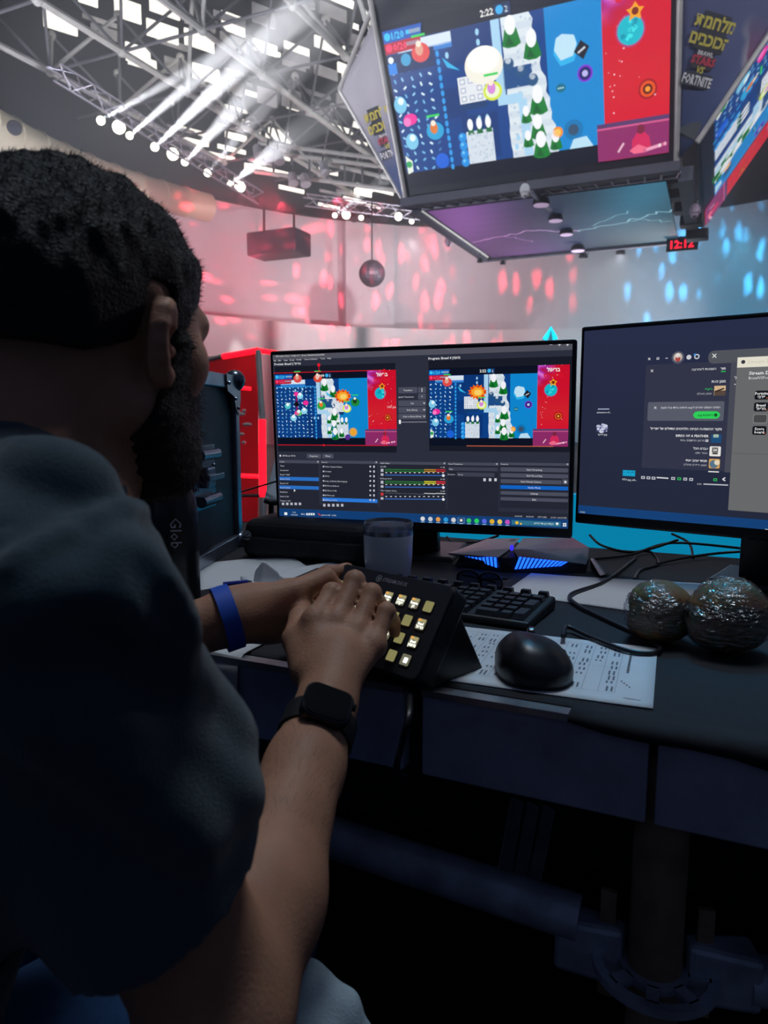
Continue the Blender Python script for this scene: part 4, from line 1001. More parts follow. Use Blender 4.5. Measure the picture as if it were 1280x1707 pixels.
# second monitor
r2 = Vector((math.cos(math.radians(38.7)), -math.sin(math.radians(38.7)), 0)); d2 = Vector((0, 0, -1))
tl2 = W(968.7, 545, 1.32)+r2*.007+d2*.008
mon2, r2, d2, n2_ = monitor(tl2, r2, d2, 'navy desktop monitor with a music player and key editor window', True)
B = Canvas('display_image', tl2+n2_*.0005, r2, d2, .597/1920, .00006, .9, mon2, 'navy screen with a music queue')
B.clip = (0, 0, 1920, 1080)
for i in range(12): B.rect(0, 90*i, 1920, 90*i+91, [(.165-.022*(i/11)), (.185-.022*(i/11)), (.29-.05*(i/11))], 0)
B.rect(0, 1030, 1920, 1080, '14427a', 2)
y_ = Z(B, 940, 520, .265625, .58)
y_.rect(516, 332, 1045, 1002, '34374a', 1, 10)
y_.line(528, 288, 542, 302, 3, 'e6e6ea'); y_.line(528, 302, 542, 288, 3, 'e6e6ea'); y_.rect(582, 286, 597, 299, 'e6e6ea', 3); y_.rect(585, 289, 594, 296, '2a2f48', 4); y_.rect(637, 289, 652, 292, 'e6e6ea', 3)
y_.disc(715, 286, 34, '55586a', 3); y_.disc(715, 284, 24, 'c8b8ac', 4); y_.disc(715, 296, 14, 'b04a44', 5); y_.disc(715, 274, 12, 'e8e4e0', 5)
y_.disc(784, 284, 13, 'd0d2da', 3); y_.disc(834, 280, 14, 'd0d2da', 3); y_.disc(834, 280, 8, '2a2f48', 4); y_.disc(822, 268, 6, '4a9ae8', 5)
y_.rect(908, 245, 1400, 304, '55575f', 2, 26); y_.line(932, 263, 956, 287, 4, 'eeeeee', 4); y_.line(932, 287, 956, 263, 4, 'eeeeee', 4)
y_.line(545, 362, 560, 377, 3, 'dcdce0'); y_.line(545, 377, 560, 362, 3, 'dcdce0')
H = lambda s, x, y, sz, c='e8e8ec', bold=0.0: y_.text(heb(s), x, y, sz, c, 6, 'r', bold)
H('תור', 1014, 354, 30, bold=.02); y_.rect(985, 371, 1014, 376, '2ec45a', 4); H('השמעת לאחרונה', 955, 356, 30)
H('מנגן כעת', 1014, 434, 32, bold=.015); H('ראנפ', 930, 484, 30, '2ec45a', .015); H('יסמין מועלם', 928, 512, 26, 'b8bac4')
y_.rect(944, 464, 1012, 524, 'd8b890', 3); y_.rect(944, 494, 1012, 524, '5a4a40', 4); y_.line(950, 500, 1005, 480, 8, '3a2e2a', 5)
y_.rect(528, 566, 1000, 684, '5b5e6c', 2, 8); H('הזמינו אנשים אחרים ל-Jam והאזינו ביחד בכל מקום', 980, 598, 26); y_.line(566, 594, 580, 608, 3, 'dcdce0'); y_.line(566, 608, 580, 594, 3, 'dcdce0')
y_.rect(812, 624, 978, 670, '2fd45c', 4, 22); H('לפתיחת Jam', 934, 648, 26, '103018', .015); y_.disc(952, 647, 9, '145a28', 6)
H('מקור ההשמעה הבאה: הלהיטים הגדולים של ישראל', 990, 735, 31, bold=.015)
y_.text('BIRDS OF A FEATHER', 908, 779, 31, 'f0f0f2', 6, 'r', .015); y_.text('Billie Eilish', 806, 806, 26, 'b8bac4', 6, 'r'); H('סרטון מוזיקה •', 882, 807, 26, 'b8bac4'); y_.rect(888, 800, 906, 816, 'b8bac4', 5)
H('עברנו הכל', 903, 858, 30, bold=.015); H('עומר אדם', 900, 886, 26, 'b8bac4'); H('תמיד אוהב אותי', 897, 935, 30, bold=.015); H('ששון איפרם שאולוב', 895, 962, 26, 'b8bac4')
y_.rect(924, 768, 986, 822, '1f4f7c', 4); y_.rect(938, 768, 970, 788, 'a8c0b0', 5); y_.rect(915, 843, 982, 907, 'eceae6', 4, 6); y_.rect(930, 850, 966, 884, '6a6866', 5); y_.rect(932, 884, 964, 894, '2c2a2a', 5); y_.text('24', 948, 866, 30, 'f4f4f0', 7, 'c', .03)
y_.rect(911, 921, 976, 983, 'd8a45c', 4, 6); y_.disc(940, 955, 22, '5a7890', 5); y_.disc(960, 945, 14, 'e8dcc0', 6); y_.rect(906, 998, 972, 1008, 'e4e2de', 4)
for i, x in enumerate((496, 530, 562, 685, 723, 761, 798, 949)): y_.rect(x-11, 1030+i*2, x+11, 1048+i*2, '2ec45a' if i in (4, 7) else 'd0d2da', 3); y_.rect(x-6, 1035+i*2, x+6, 1043+i*2, '2a2f44', 4)
y_.line(582, 1039, 655, 1044, 7, 'dcdce0'); y_.text('0:01', 836, 1079, 24, 'dcdce0'); y_.line(875, 1080, 1030, 1087, 6, 'c8cad0'); y_.line(995, 1050, 1012, 1040, 6, 'e6e6ea'); y_.line(995, 1050, 1012, 1060, 6, 'e6e6ea')
y_.rect(1050, 308, 1096, 1010, '4a4c58', 2); H('ל', 1084, 414, 40); y_.line(1068, 454, 1078, 454, 4, 'dcdce0')
a_, b_ = y_.p(1090, 286); e_, f_ = y_.p(1020, 1242)
B.rect(a_, b_, a_+780, f_, '6c6d6e', 5); B.rect(a_, b_, a_+780, b_+52, 'ece7d6', 6); B.disc(a_+28, b_+24, 10, '3a3a40', 7); B.text('Stream Deck', a_+50, b_+34, 28, 'cfc8b4', 7)
B.rect(a_, b_+(f_-b_)*.62, a_+780, b_+(f_-b_)*.62+3, '5a5b5c', 6)
y_.text('Stream Deck XL', 1162, 384, 42, 'f2f2f2', 7, bold=.015); y_.text('BrawlVSFortnite', 1160, 415, 34, 'e6e6e6', 7)
for i in range(4):
    for j in range(4):
        x0, y0 = a_+92+i*85, b_+172+j*60
        B.rrect(x0, y0, x0+66, y0+46, 9, '8a8b8c' if j == 2 else '20222a', 6); B.rrect(x0+3, y0+3, x0+63, y0+43, 8, '4a4b4d' if j == 2 else '14161c', 7)
        if j != 2:
            B.text((('Fortnite', 'Brawl', '', 'Score'), ('Fortnite', 'Brawl', '', 'Trivia'), ('Fortnite', 'Brawl', '', ''), ('Fortnite', 'Brawl', '', ''))[i][j], x0+33, y0+21, 19, 'f2f2f2', 8, 'c', .02)
            if not (j == 3 and i): B.text(heb('פרבי') if j == 0 else (heb('הראל') if j == 1 else 'board'), x0+33, y0+38, 19, 'f2f2f2', 8, 'c', .02)
            B.disc(x0+58, y0+37, 3, 'c86a3a', 8)
y_.rect(213, 607, 284, 612, 'b8c4dc', 3); y_.text('animation-of...', 206, 630, 26, 'eef0f4'); y_.text('by-01.jpg', 215, 768, 26, 'eef0f4'); y_.text('0731.jpg_wh...', 366, 1050, 26, 'eef0f4')
R_ = random.Random(2)
for _ in range(40): y_.disc(212+R_.random()*58, 708+R_.random()*42, 3+R_.random()*8, R_.choice(('d8dcf0', '8a8fb8', '4a4c78')), 3+int(R_.random()*3))
y_.rect(370, 992, 446, 1032, '18a4d0', 3); [y_.line(376+i*9, 1010, 376+i*9, 1000+R_.random()*14, 5, '0a6a90', 4) for i in range(8)]
y_.text('10:21', 117, 1256, 26, 'e6eaf0', align='c'); y_.text('20/12/2024', 117, 1278, 24, 'e6eaf0', align='c'); y_.rect(1262, 1362, 1280, 1386, 'e6eaf0', 5)
BZ = Canvas('maker_mark', tl2+n2_*.0004, r2, d2, .597/1920, .00005, 0, mon2)
a_, b_ = px_plane(BZ, 1256, 902); BZ.text('AOC', a_, b_, 46, '3a3c46', 2, 'c', .02)

# ---------------------------------------------------------------- key deck
e1 = Vector((.7087, -.7054, 0)); dd = Vector((-.409, -.411, -.815)).normalized()
DTL = EYE+Vector((-.0510, .8910, -.1813)); DW, DH = .182, .112
dn_ = dd.cross(e1).normalized()
if dn_.dot(EYE-DTL) < 0: dn_ = -dn_
dc0 = DTL+e1*DW/2+dd*DH
deck = thing('key_deck', (dc0.x, dc0.y, TZ), 'black tilted key deck with rows of lit picture keys', 'control pad')
def rr_poly(w, h, r, n=4):
    pts = []
    for cx, cy, a in ((w-r, r, -PI/2), (w-r, h-r, 0), (r, h-r, PI/2), (r, r, PI)):
        pts += [(cx+r*math.cos(a+PI/2*t/n), cy+r*math.sin(a+PI/2*t/n)) for t in range(n+1)]
    return pts
MB().prism([DTL+e1*x+dd*y-dn_*.004 for x, y in rr_poly(DW, DH, .008)], -dn_*.026).build('housing', m_plastic, deck, bevel=.003)
MB().prism([DTL+e1*(x+.001)+dd*(y+.001)-dn_*.0 for x, y in rr_poly(DW-.002, DH-.002, .008)], -dn_*.004).build('face_plate', m_plastic2, deck, bevel=.001)
sb = [DTL+e1*.012+dd*.02-dn_*.03, DTL+e1*(DW-.004)+dd*.02-dn_*.03, DTL+e1*(DW-.004)+dd*(DH-.004)-dn_*.03, DTL+e1*.012+dd*(DH-.004)-dn_*.03]
hb = Vector((-dn_.x, -dn_.y, 0)).normalized()
ft = lambda p, k: Vector((p.x, p.y, TZ))+hb*k
MB().hexa([sb[0]+Vector((0, 0, 0)), sb[1], sb[2], sb[3]], [ft(sb[0], .045), ft(sb[1], .045), ft(sb[2], .004), ft(sb[3], .004)]).build('stand', m_plastic, deck, bevel=.006)
KC = Canvas('key_picture', DTL+dn_*.0012, e1, dd, .001, .00008, 1.5, deck, 'lit key pictures')
m_key = mat('smoky key cap', '2c2c26', .15, var=.05, coat=.5)
kx0, kpx, ky0, kpy = 14.5, 20.6, 30.0, 21.0
R_ = random.Random(9); key_me = None
for j in range(4):
    for i in range(8):
        x, y = kx0+i*kpx, ky0+j*kpy
        c = DTL+e1*(x*.001)+dd*(y*.001)
        q = MB().prism([c+e1*(px-.0075)+dd*(py-.0075)-dn_*.001 for px, py in rr_poly(.015, .015, .003, 2)], dn_*.002)
        q.build('key', m_key, deck)
        blank = (j, i) in ((0, 7), (1, 5), (1, 6), (2, 6), (3, 5), (3, 6), (2, 3), (3, 2))
        KC.rrect(x-6.2, y-6.2, x+6.2, y+6.2, 1.6, '6e6a44' if blank else '5c5a4a', 1)
        if (j, i) == (3, 7): KC.rrect(x-2.2, y-2.6, x+3.4, y+3.4, .8, 'ffffff', 3); continue
        if blank: continue
        KC.rect(x-5.4, y-5.6, x+5.4, y-2.2, '88805a', 2); KC.rect(x-5.4, y-5.6, x-1, y-3.4, 'c88a3a', 3)
        KC.text(('Fortnite', 'Brawl', 'Brawl', 'Score')[j], x, y+1.2, 4.2, 'fffff0', 4, 'c', .05, 0, .8)
        KC.text(heb(('פרבי', 'הראל', 'מאמין', 'פיגו', 'אורן', 'פקלה', 'חן')[(i+j) % 7]), x, y+5.2, 4.6, 'fffff0', 4, 'c', .04)
KM = Canvas('printed_name', DTL+dn_*.0003, e1, dd, .001, .00005, 0, deck, 'pale grey printed name with a swirl mark')
KM.ring(70, 10.5, 4.4, .7, 'a0a0a8', 1); KM.ring(70.6, 10.5, 2.6, .6, 'a0a0a8', 1); KM.poly([(69, 9), (69, 12), (72, 10.5)], 'a0a0a8', 1)
KM.text('STREAM DECK', 76.5, 13.0, 6.6, 'a0a0a8', 1, 'l', .01, .15, .92)
# its cable over the desk edge
def cable(name, pts, r, label, cat='cable', m=None, n=8, parent=None):
    P_ = [Vector(p) for p in pts]; out = []
    for i in range(len(P_)-1):                 # smooth path through the points
        p0, p1, p2, p3 = P_[max(i-1, 0)], P_[i], P_[i+1], P_[min(i+2, len(P_)-1)]
        for k in range(6):
            t = k/6; out.append(.5*((2*p1)+(p2-p0)*t+(2*p0-5*p1+4*p2-p3)*t*t+(3*p1-p0-3*p2+p3)*t*t*t))
    out.append(P_[-1])
    return tag(MB().tube(out, r, n).build(name, m or m_plastic, origin=P_[0], smooth=True), label, cat)
cable('usb_cable', [W(726, 1066, .80), W(722, 1080, .775), onz(716, 1100, TZ+.012), onz(702, 1130, TZ+.006), tp(-.004, -.016, .0), W(682, 1190, .70), W(670, 1240, .70), W(664, 1290, .72), tp(-.03, .10, -.16), tp(-.05, .25, -.22)], .0034, 'black cable dropping over the desk edge from the key deck')

# ---------------------------------------------------------------- papers
def sheet(name, corners, label, lift=.0008, curl=None, lines=None, m=m_paper, cat='paper'):
    n_ = 16; b = MB(); vs = []
    c = [Vector(p) for p in corners]
    for j in range(n_+1):
        for i in range(n_+1):
            s, t = i/n_, j/n_; p = (c[0]*(1-s)+c[1]*s)*(1-t)+(c[3]*(1-s)+c[2]*s)*t
            h = lift+(curl(s, t) if curl else 0); vs.append(p+UP*h)
    b.add(vs, [(j*(n_+1)+i, j*(n_+1)+i+1, (j+1)*(n_+1)+i+1, (j+1)*(n_+1)+i) for j in range(n_) for i in range(n_)])
    o = tag(b.build(name, m, origin=c[3], smooth='all'), label, cat)
    so = o.modifiers.new('thick', 'SOLIDIFY'); so.thickness = .0012; so.offset = 1
    return o
s0, s1 = onz(690, 1128, TZ), onz(1088, 1184, TZ); ax = (s1-s0).normalized(); ay = Vector((-ax.y, ax.x, 0))
if ay.dot(JD) < 0: ay = -ay
sBR = s1; sBL = s1-ax*.297; sTR = s1+ay*.205; sTL = sBL+ay*.205
pp = sheet('printed_list', [sTL, sTR, sBR, sBL], 'printed schedule table sheet lying under the mouse', .0006, lambda s, t: .003*max(0, s-.85)*t)
PCv = Canvas('print', sTL+UP*.0022, ax, -ay, .001, .00006, 0, pp, 'grey printed table')
R_ = random.Random(4)
for i in range(15): PCv.rect(20+i*17, 18, 20.4+i*17, 178, '7c828c', 1)
for j in range(3): PCv.rect(20, 18+j*80, 258, 18.4+j*80, '8c929c', 1)
for i in range(14):
    for j in range(9):
        if R_.random() < .8:
            L_ = R_.uniform(5, 15); x = 25+i*17+R_.uniform(0, 3)
            for q_ in range(2): PCv.rect(x+q_*5, 24+j*17, x+2.1+q_*5, 24+j*17+L_, '666c78', 1)
for k_ in range(12): PCv.rect(266, 40+k_*6.0, 269, 43.5+k_*6, '3a3e48', 1)
for k_ in range(4): PCv.rect(262+k_*3, 138+k_*5, 264+k_*3, 141+k_*5, '3a3e48', 1)
PCv.line((262, 30), (276, 22), .8, '3a3e48', 1); PCv.line((262, 22), (276, 32), .8, '3a3e48', 1); PCv.line((268, 188), (285, 189), 1.2, '3a3e48', 1)
sheet('loose_sheet', [onz(885, 958, TZ), onz(1195, 975, TZ), onz(1140, 1032, TZ), onz(838, 990, TZ)], 'blank sheet lying behind the keyboard and wrapped rolls', .0004, lambda s, t: .006*max(0, .25-s)*(1-t))
sheet('loose_sheet', [onz(330, 940, TZ), onz(470, 926, TZ), onz(520, 950, TZ), onz(330, 985, TZ)], 'white sheet by the black bottle with a curled dark corner', .0006, lambda s, t: .05*max(0, s-.7)**1.2*(1-t))
sheet('loose_sheet', [onz(400, 965, TZ), onz(565, 938, TZ), onz(575, 950, TZ), onz(420, 985, TZ)], 'narrow white sheet behind the crumpled tissue', .0030)
# sheet under the left forearm that droops over the front edge
cz = tp(-.20, .0)
def droop(name, a0, a1, b1, hang, label):
    n_ = 24; b = MB(); vs = []
    for j in range(n_+1):
        t = j/n_; L_ = (b1+hang)*t-hang       # along the sheet, negative = past the edge
        for i in range(9):
            a = a0+(a1-a0)*i/8
            if L_ >= .012: p = tp(a, L_, .0015)
            else:
                s_ = .012-L_; th_ = min(PI/2*.93, s_/.02); p = tp(a, .012-.02*math.sin(th_)-max(0, s_-.0293)*.05, .0015-.02*(1-math.cos(th_))-max(0, s_-.0293))
            vs.append(p+UP*.002*math.sin(i*.9))
    b.add(vs, [(j*9+i, j*9+i+1, (j+1)*9+i+1, (j+1)*9+i) for j in range(n_) for i in range(8)])
    o = tag(b.build(name, m_paper, origin=tp(a0, 0), smooth='all'), label, 'paper'); so = o.modifiers.new('thick', 'SOLIDIFY'); so.thickness = .001; so.offset = 1
droop('drooping_sheet', -.46, -.235, .16, .07, 'white sheet under the forearm drooping over the desk edge')

# ---------------------------------------------------------------- keyboard
m_kb = mat('black keyboard body', '14151a', .5, var=.1); m_kc = mat('slate keycap', '23262e', .45, var=.12, scale=50)
kf = onz(880, 1053, TZ)
kr = onz(925, 993, TZ+.025)-onz(760, 973, TZ+.025); kr.z = 0; kr.normalize(); kd = Vector((-kr.y, kr.x, 0)); kD = .135; kW = .44
kR = kf+kr*0
kbd = thing('keyboard', kR-kr*kW/2+kd*kD/2, 'black full-size keyboard with its number pad showing', 'keyboard')
MB().hexa([kR-kr*kW, kR, kR+kd*kD, kR-kr*kW+kd*kD], [kR-kr*kW+UP*.012, kR+UP*.012, kR+kd*kD+UP*.020, kR-kr*kW+kd*kD+UP*.020]).build('body', m_kb, kbd, bevel=.004)
cap_cache = {}
def cap(x, y, w, d):
    key = (round(w, 3), round(d, 3)); h = .008; nrm = (UP-kd*.09).normalized()
    if key not in cap_cache:
        wx, dy = w/2, d/2; q = MB().hexa([-kr*wx-kd*dy, kr*wx-kd*dy, kr*wx+kd*dy, -kr*wx+kd*dy], [-kr*wx*.82-kd*dy*.78+UP*h, kr*wx*.82-kd*dy*.78+UP*h, kr*wx*.82+kd*dy*.85+UP*h, -kr*wx*.82+kd*dy*.85+UP*h])
        o = q.build('keycap', m_kc, None, bevel=.0012, fix=True); cap_cache[key] = o.data; bpy.data.objects.remove(o)
    o = bpy.data.objects.new('keycap', cap_cache[key]); COL.objects.link(o); o.parent = kbd
    o.location = kR-kr*x+kd*y+UP*(.0115+.008*y/kD)-kbd.location
u_ = .0185
for j in range(5):
    for i in range(19):
        x = .017+i*u_+(.010 if i > 3 else 0)+(.010 if i > 6 else 0); y = .014+j*.0215
        if i == 0 and j in (0, 2): cap(x, y+.0107, .0170, .0385); continue
        if i == 0 and j in (1, 3): continue
        if j == 0 and i == 3: continue
        if j == 0 and i == 2: cap(x+u_/2, y, .0355, .0175); continue
        if x < kW-.012: cap(x, y, .0170, .0175)
for i in range(14): cap(.017+i*.028, .126, .016, .011)

# ---------------------------------------------------------------- mouse
mo = onz(888, 1122, TZ); mf = (kd*.75+kr*(-.35)).normalized(); mr = Vector((mf.y, -mf.x, 0))
ms = thing('computer_mouse', mo, 'bulky black computer mouse on the printed schedule', 'mouse')
def mouse_pt(th, v):                          # th round, v 0 bottom .. 1 top
    c, s = math.cos(th), math.sin(th)
    x = .042*math.copysign(abs(c)**.8, c); y = .060*math.copysign(abs(s)**.85, s)
    k_ = math.cos(v*PI/2)**.75 if v < 1 else 0
    k_ *= 1+.05*math.sin(min(1, v*2.2)*PI)
    x, y = x*k_, y*k_
    h_ = .047*math.sin(v*PI/2)**.85*(1-.28*max(0, y/.06)**1.3)*(1-.20*x/.042)
    return mo+mr*x+mf*(y-.010*v)+UP*(.001+h_)
b = MB(); nu, nv = 40, 16; vs = [mouse_pt(2*PI*i/nu, min(j/nv, .995)) for j in range(nv+1) for i in range(nu)]
b.add(vs, [(j*nu+i, j*nu+(i+1) % nu, (j+1)*nu+(i+1) % nu, (j+1)*nu+i) for j in range(nv) for i in range(nu)]+[tuple(range(nu))[::-1], tuple(nv*nu+i for i in range(nu))])
m_mouse = mat('satin black mouse', '17181e', .36, var=.1, scale=80, bump=.04, bscale=900)
b.build('shell', m_mouse, ms, smooth='all')
wc = mo+mf*.026+UP*.036
MB().lathe(wc-mr*.004, mr, [(.009, 0), (.011, .002), (.011, .006), (.009, .008)], 16).build('scroll_wheel', m_gloss, ms, smooth=True)
b = MB(); 
for sgn in (1,):
    pts = [mouse_pt(.15+i*.12, .40) for i in range(8)]; pts2 = [mouse_pt(.15+i*.12, .16) for i in range(8)]
    cc = mo+UP*.02
    pts = [p+(p-cc).normalized()*.0012 for p in pts]; pts2 = [p+(p-cc).normalized()*.0012 for p in pts2]
    b.add(pts+pts2, [(i, i+1, i+9, i+8) for i in range(7)])
g_ = b.build('side_grip', m_gloss, ms, smooth='all'); so = g_.modifiers.new('s', 'SOLIDIFY'); so.thickness = .0015
MB().tube([mouse_pt(PI/2, .3)+mf*.001, mouse_pt(PI/2, .62)+UP*.0004, mouse_pt(PI/2, .85)+UP*.0004], .0006, 5).build('button_seam', m_gloss, ms)

# ---------------------------------------------------------------- cables on the desk
cable('headset_cable', [onz(1060, 930, TZ+.004), onz(1010, 968, TZ+.004), onz(952, 990, TZ+.006), onz(962, 1008, TZ+.005), onz(1000, 1028, TZ+.004), onz(1060, 1056, TZ+.004), onz(1098, 1078, TZ+.005), onz(1085, 1089, TZ+.005), onz(1040, 1083, TZ+.006), onz(985, 1062, TZ+.006), onz(946, 1045, TZ+.008), onz(938, 1060, TZ+.012)], .003, 'thick black cable looping over the desk beside the mouse')
cl = [([onz(985, 932, TZ+.004), onz(1050, 925, TZ+.006), onz(1120, 905, TZ+.02), onz(1245, 915, TZ+.03)], 'black cable running from the router toward the second monitor'),
      ([onz(983, 892, TZ+.02), onz(1005, 910, TZ+.006), onz(1060, 920, TZ+.004), onz(1130, 900, TZ+.03)], 'thin black cable sagging under the second monitor'),
      ([onz(1095, 940, TZ+.005), onz(1140, 930, TZ+.008), onz(1200, 922, TZ+.012), onz(1262, 918, TZ+.02)], 'thick black power lead by the second monitor foot'),
      ([onz(1058, 965, TZ+.003), onz(1068, 950, TZ+.003), onz(1098, 940, TZ+.003), onz(1088, 922, TZ+.004), onz(1070, 918, TZ+.01)], 'thin pale-edged cable zigzag behind the wrapped rolls'),
      ([onz(1120, 890, TZ+.03), onz(1148, 905, TZ+.02), onz(1155, 930, TZ+.003)], 'short cable hanging under the second monitor'),
      ([onz(745, 895, TZ+.01), onz(760, 905, TZ+.004), onz(800, 902, TZ+.004), onz(830, 893, TZ+.03)], 'cable curling behind the glowing router')]
for pts, lab in cl: cable('desk_cable', pts, .0028, lab)
# ---------------------------------------------------------------- router with glowing vents
m_rt = mat('gunmetal router shell', '8a848c', .32, .75, var=.1, scale=20); m_rd = mat('black router underside', '121218', .4, var=.1)
m_vent = mat('blue lit vent', '1028e0', .4, emit='1c60ff', estr=2.2, var=.1, scale=90); m_vent2 = mat('violet lit vent', '3020d0', .4, emit='3a30ff', estr=1.1, var=.1)
rt = thing('router', onz(868, 950, TZ), 'angular gunmetal router with glowing blue vents', 'router')
def hull(pts, name, m, parent, bevel=.0):
    bm = bmesh.new(); o0 = base_of(parent)
    for p in pts: bm.verts.new(Vector(p)-o0)
    r = bmesh.ops.convex_hull(bm, input=bm.verts); bmesh.ops.delete(bm, geom=[g for g in r['geom_interior'] if isinstance(g, bmesh.types.BMVert)], context='VERTS')
    bmesh.ops.recalc_face_normals(bm, faces=bm.faces); me = bpy.data.meshes.new(name); bm.to_mesh(me); bm.free()
    return link(name, me, m, parent, bevel=bevel)
g0 = lambda u, v, h=0: onz(u, v, TZ+h)
D1, D2, D3, D4 = (project(g0(u, v))[2] for u, v in ((757, 944), (836, 954), (860, 955), (975, 956)))
hull([g0(757, 944), g0(836, 954), W(770, 922, D1+.004), W(829, 931, D2+.004), g0(800, 915), g0(860, 920), W(813, 900, D1+.10), W(860, 899, D2+.11)], 'left_half', m_rd, rt)
hull([g0(860, 955), g0(975, 956), W(863, 930, D3+.004), W(976, 942, D4+.004), g0(885, 920), g0(985, 925), W(875, 900, D3+.11), W(955, 899, D4+.11)], 'right_half', m_rd, rt)
hull([W(748, 922, D1), W(770, 922, D1), W(831, 929, D2), W(748, 925, D1), W(813, 898, D1+.10), W(867, 897, D2+.12), W(852, 914, D2+.04), W(831, 932, D2+.006)], 'top_shell', m_rt, rt)
hull([W(863, 929, D3), W(948, 936.6, D4), W(977, 941, D4), W(976, 945, D4+.004), W(982, 912.6, D4+.06), W(954, 896, D4+.12), W(872, 897, D3+.12), W(856, 916, D3+.03), W(863, 932, D3+.006)], 'top_shell', m_rt, rt)
hull([g0(832, 953), g0(864, 955), W(833, 930, D2+.004), W(861, 930, D3+.004), W(852, 916, D3+.04), W(860, 902, D3+.10), g0(850, 922)], 'nose', m_rd, rt)
def vent(f, m, n_):
    for i in range(n_):
        s0_, s1_ = (i+.1)/n_, (i+.74)/n_
        q = [f[0].lerp(f[1], s0_), f[0].lerp(f[1], s1_), f[3].lerp(f[2], s1_), f[3].lerp(f[2], s0_)]
        nn = (EYE-q[0]).normalized()*.0025
        MB().hexa([p-nn for p in q], [p+nn for p in q]).build('vent_louvre', m, rt)
vent([W(770, 922, D1), W(829, 930, D2), W(830, 947, D2), W(775, 929, D1)], m_vent, 9)
vent([W(865, 928, D3), W(948, 937, D4), W(936, 943.5, D4), W(857, 949, D3)], m_vent, 12)
tt_ = MB().hexa([g0(983, 930, .0), g0(990, 930, .0), g0(1012, 958, .0), g0(1000, 960, .0)], [g0(983, 932, .018), g0(988, 932, .018), g0(1008, 958, .012), g0(1000, 960, .012)]).build('side_foot', m_rt, rt, bevel=.002)
MB().ball(W(853, 913, D3+.03), .004, .004, .006, 8, 6).build('status_light', m_vent2, rt)

# ---------------------------------------------------------------- spectacles
m_gl = bpy.data.materials.new('spectacle lens'); m_gl.use_nodes = True
N = m_gl.node_tree.nodes; b0 = N['Principled BSDF']; b0.inputs['Base Color'].default_value = (.25, .3, .45, 1); b0.inputs['Transmission Weight'].default_value = .9; b0.inputs['Roughness'].default_value = .03; b0.inputs['IOR'].default_value = 1.2
sg = thing('spectacles', onz(795, 978, TZ), 'dark-rimmed folded spectacles behind the keyboard', 'glasses')
ga, gb = onz(782, 966, TZ+.022), onz(818, 970, TZ+.018)
gx = (gb-ga).normalized(); gu = (UP*.9-JD*.3).normalized()
for c in (ga, gb):
    rim = [c+gx*(.020*math.cos(2*PI*i/20))+gu*(.018*math.sin(2*PI*i/20)) for i in range(20)]
    ri_ = MB().tube(rim, .0018, 6, closed=True).build('rim', m_gloss, sg, smooth=True)
    gn = gx.cross(gu).normalized(); MB().prism(rim, gn*.0015).build('lens', m_gl, ri_)
MB().tube([ga+gx*.019, (ga+gb)/2+gu*.005, gb-gx*.019], .0017, 6).build('bridge', m_gloss, sg)
MB().tube([ga-gx*.02, ga-gx*.022+JD*.03, ga+gx*.03+JD*.05+UP*-.012], .002, 6).build('temple_arm', m_gloss, sg)
MB().tube([gb+gx*.02, gb+gx*.024+JD*.035, gb-gx*.03+JD*.055+UP*-.01], .002, 6).build('temple_arm', m_gloss, sg)

# ---------------------------------------------------------------- tumbler, bottle, tissue, pen
tb = onz(647, 975, TZ); dtb = project(tb)[2]
m_tumb = mat('pale blue-grey tumbler enamel', 'eef2f8', .4, var=.04, scale=10, coat=.3); m_lid = bpy.data.materials.new('clear lid plastic'); m_lid.use_nodes = True
b0 = m_lid.node_tree.nodes['Principled BSDF']; b0.inputs['Base Color'].default_value = (.5, .55, .65, 1); b0.inputs['Transmission Weight'].default_value = .8; b0.inputs['Roughness'].default_value = .12
tum = thing('tumbler', tb, 'pale grey tumbler with a clear lid before the monitor', 'tumbler')
kr_ = dtb/1200; Rr = 41*kr_; Hh = (975-882)*kr_*1.0
MB().lathe(tb, UP, [(Rr*.82, 0), (Rr*.87, .003), (Rr*.97, Hh*.5), (Rr*1.0, Hh*.93), (Rr*.98, Hh)], 32).build('cup', m_tumb, tum, smooth=True)
MB().lathe(tb+UP*Hh, UP, [(Rr*.99, 0), (Rr*1.0, .003), (Rr*1.0, .012), (Rr*.93, .016), (Rr*.90, .010), (Rr*.2, .010)], 32).build('lid', m_lid, tum, smooth=True)
m_sband = mat('steel rim band', '8c93a2', .25, .9, var=.05); MB().lathe(tb+UP*(Hh*.93), UP, [(Rr*1.003, 0), (Rr*1.003, Hh*.07)], 32).build('rim_band', m_sband, tum, smooth=True)
bt = onz(298, 1005, TZ); dbt = project(bt)[2]; kq = dbt/1200; BRr = 36*kq
m_bott = mat('matt black bottle', '101118', .38, var=.08, coat=.2)
bot = thing('drink_bottle', bt, 'black metal bottle with a steel-topped looped cap', 'bottle')
bh = (1005-800)*kq
MB().lathe(bt, UP, [(BRr*.95, 0), (BRr, .004), (BRr, bh*.72), (BRr*.93, bh*.84), (BRr*.66, bh*.98), (BRr*.52, bh*1.05), (BRr*.5, bh*1.10)], 32).build('body', m_bott, bot, smooth=True)
ct = bt+UP*bh*1.08
cp = MB().lathe(ct, UP, [(BRr*.58, 0), (BRr*.62, .004), (BRr*.60, bh*.12), (BRr*.5, bh*.14)], 24).build('cap', m_bott, bot, smooth=True)
MB().lathe(ct+UP*bh*.14+Vector((BRr*.3, 0, 0)), UP, [(BRr*.36, 0), (BRr*.38, .003), (BRr*.36, bh*.10), (BRr*.28, bh*.125)], 20).build('steel_top', m_sband, cp, smooth=True)
lc = ct+Vector((BRr*.75, -.01, bh*.02))
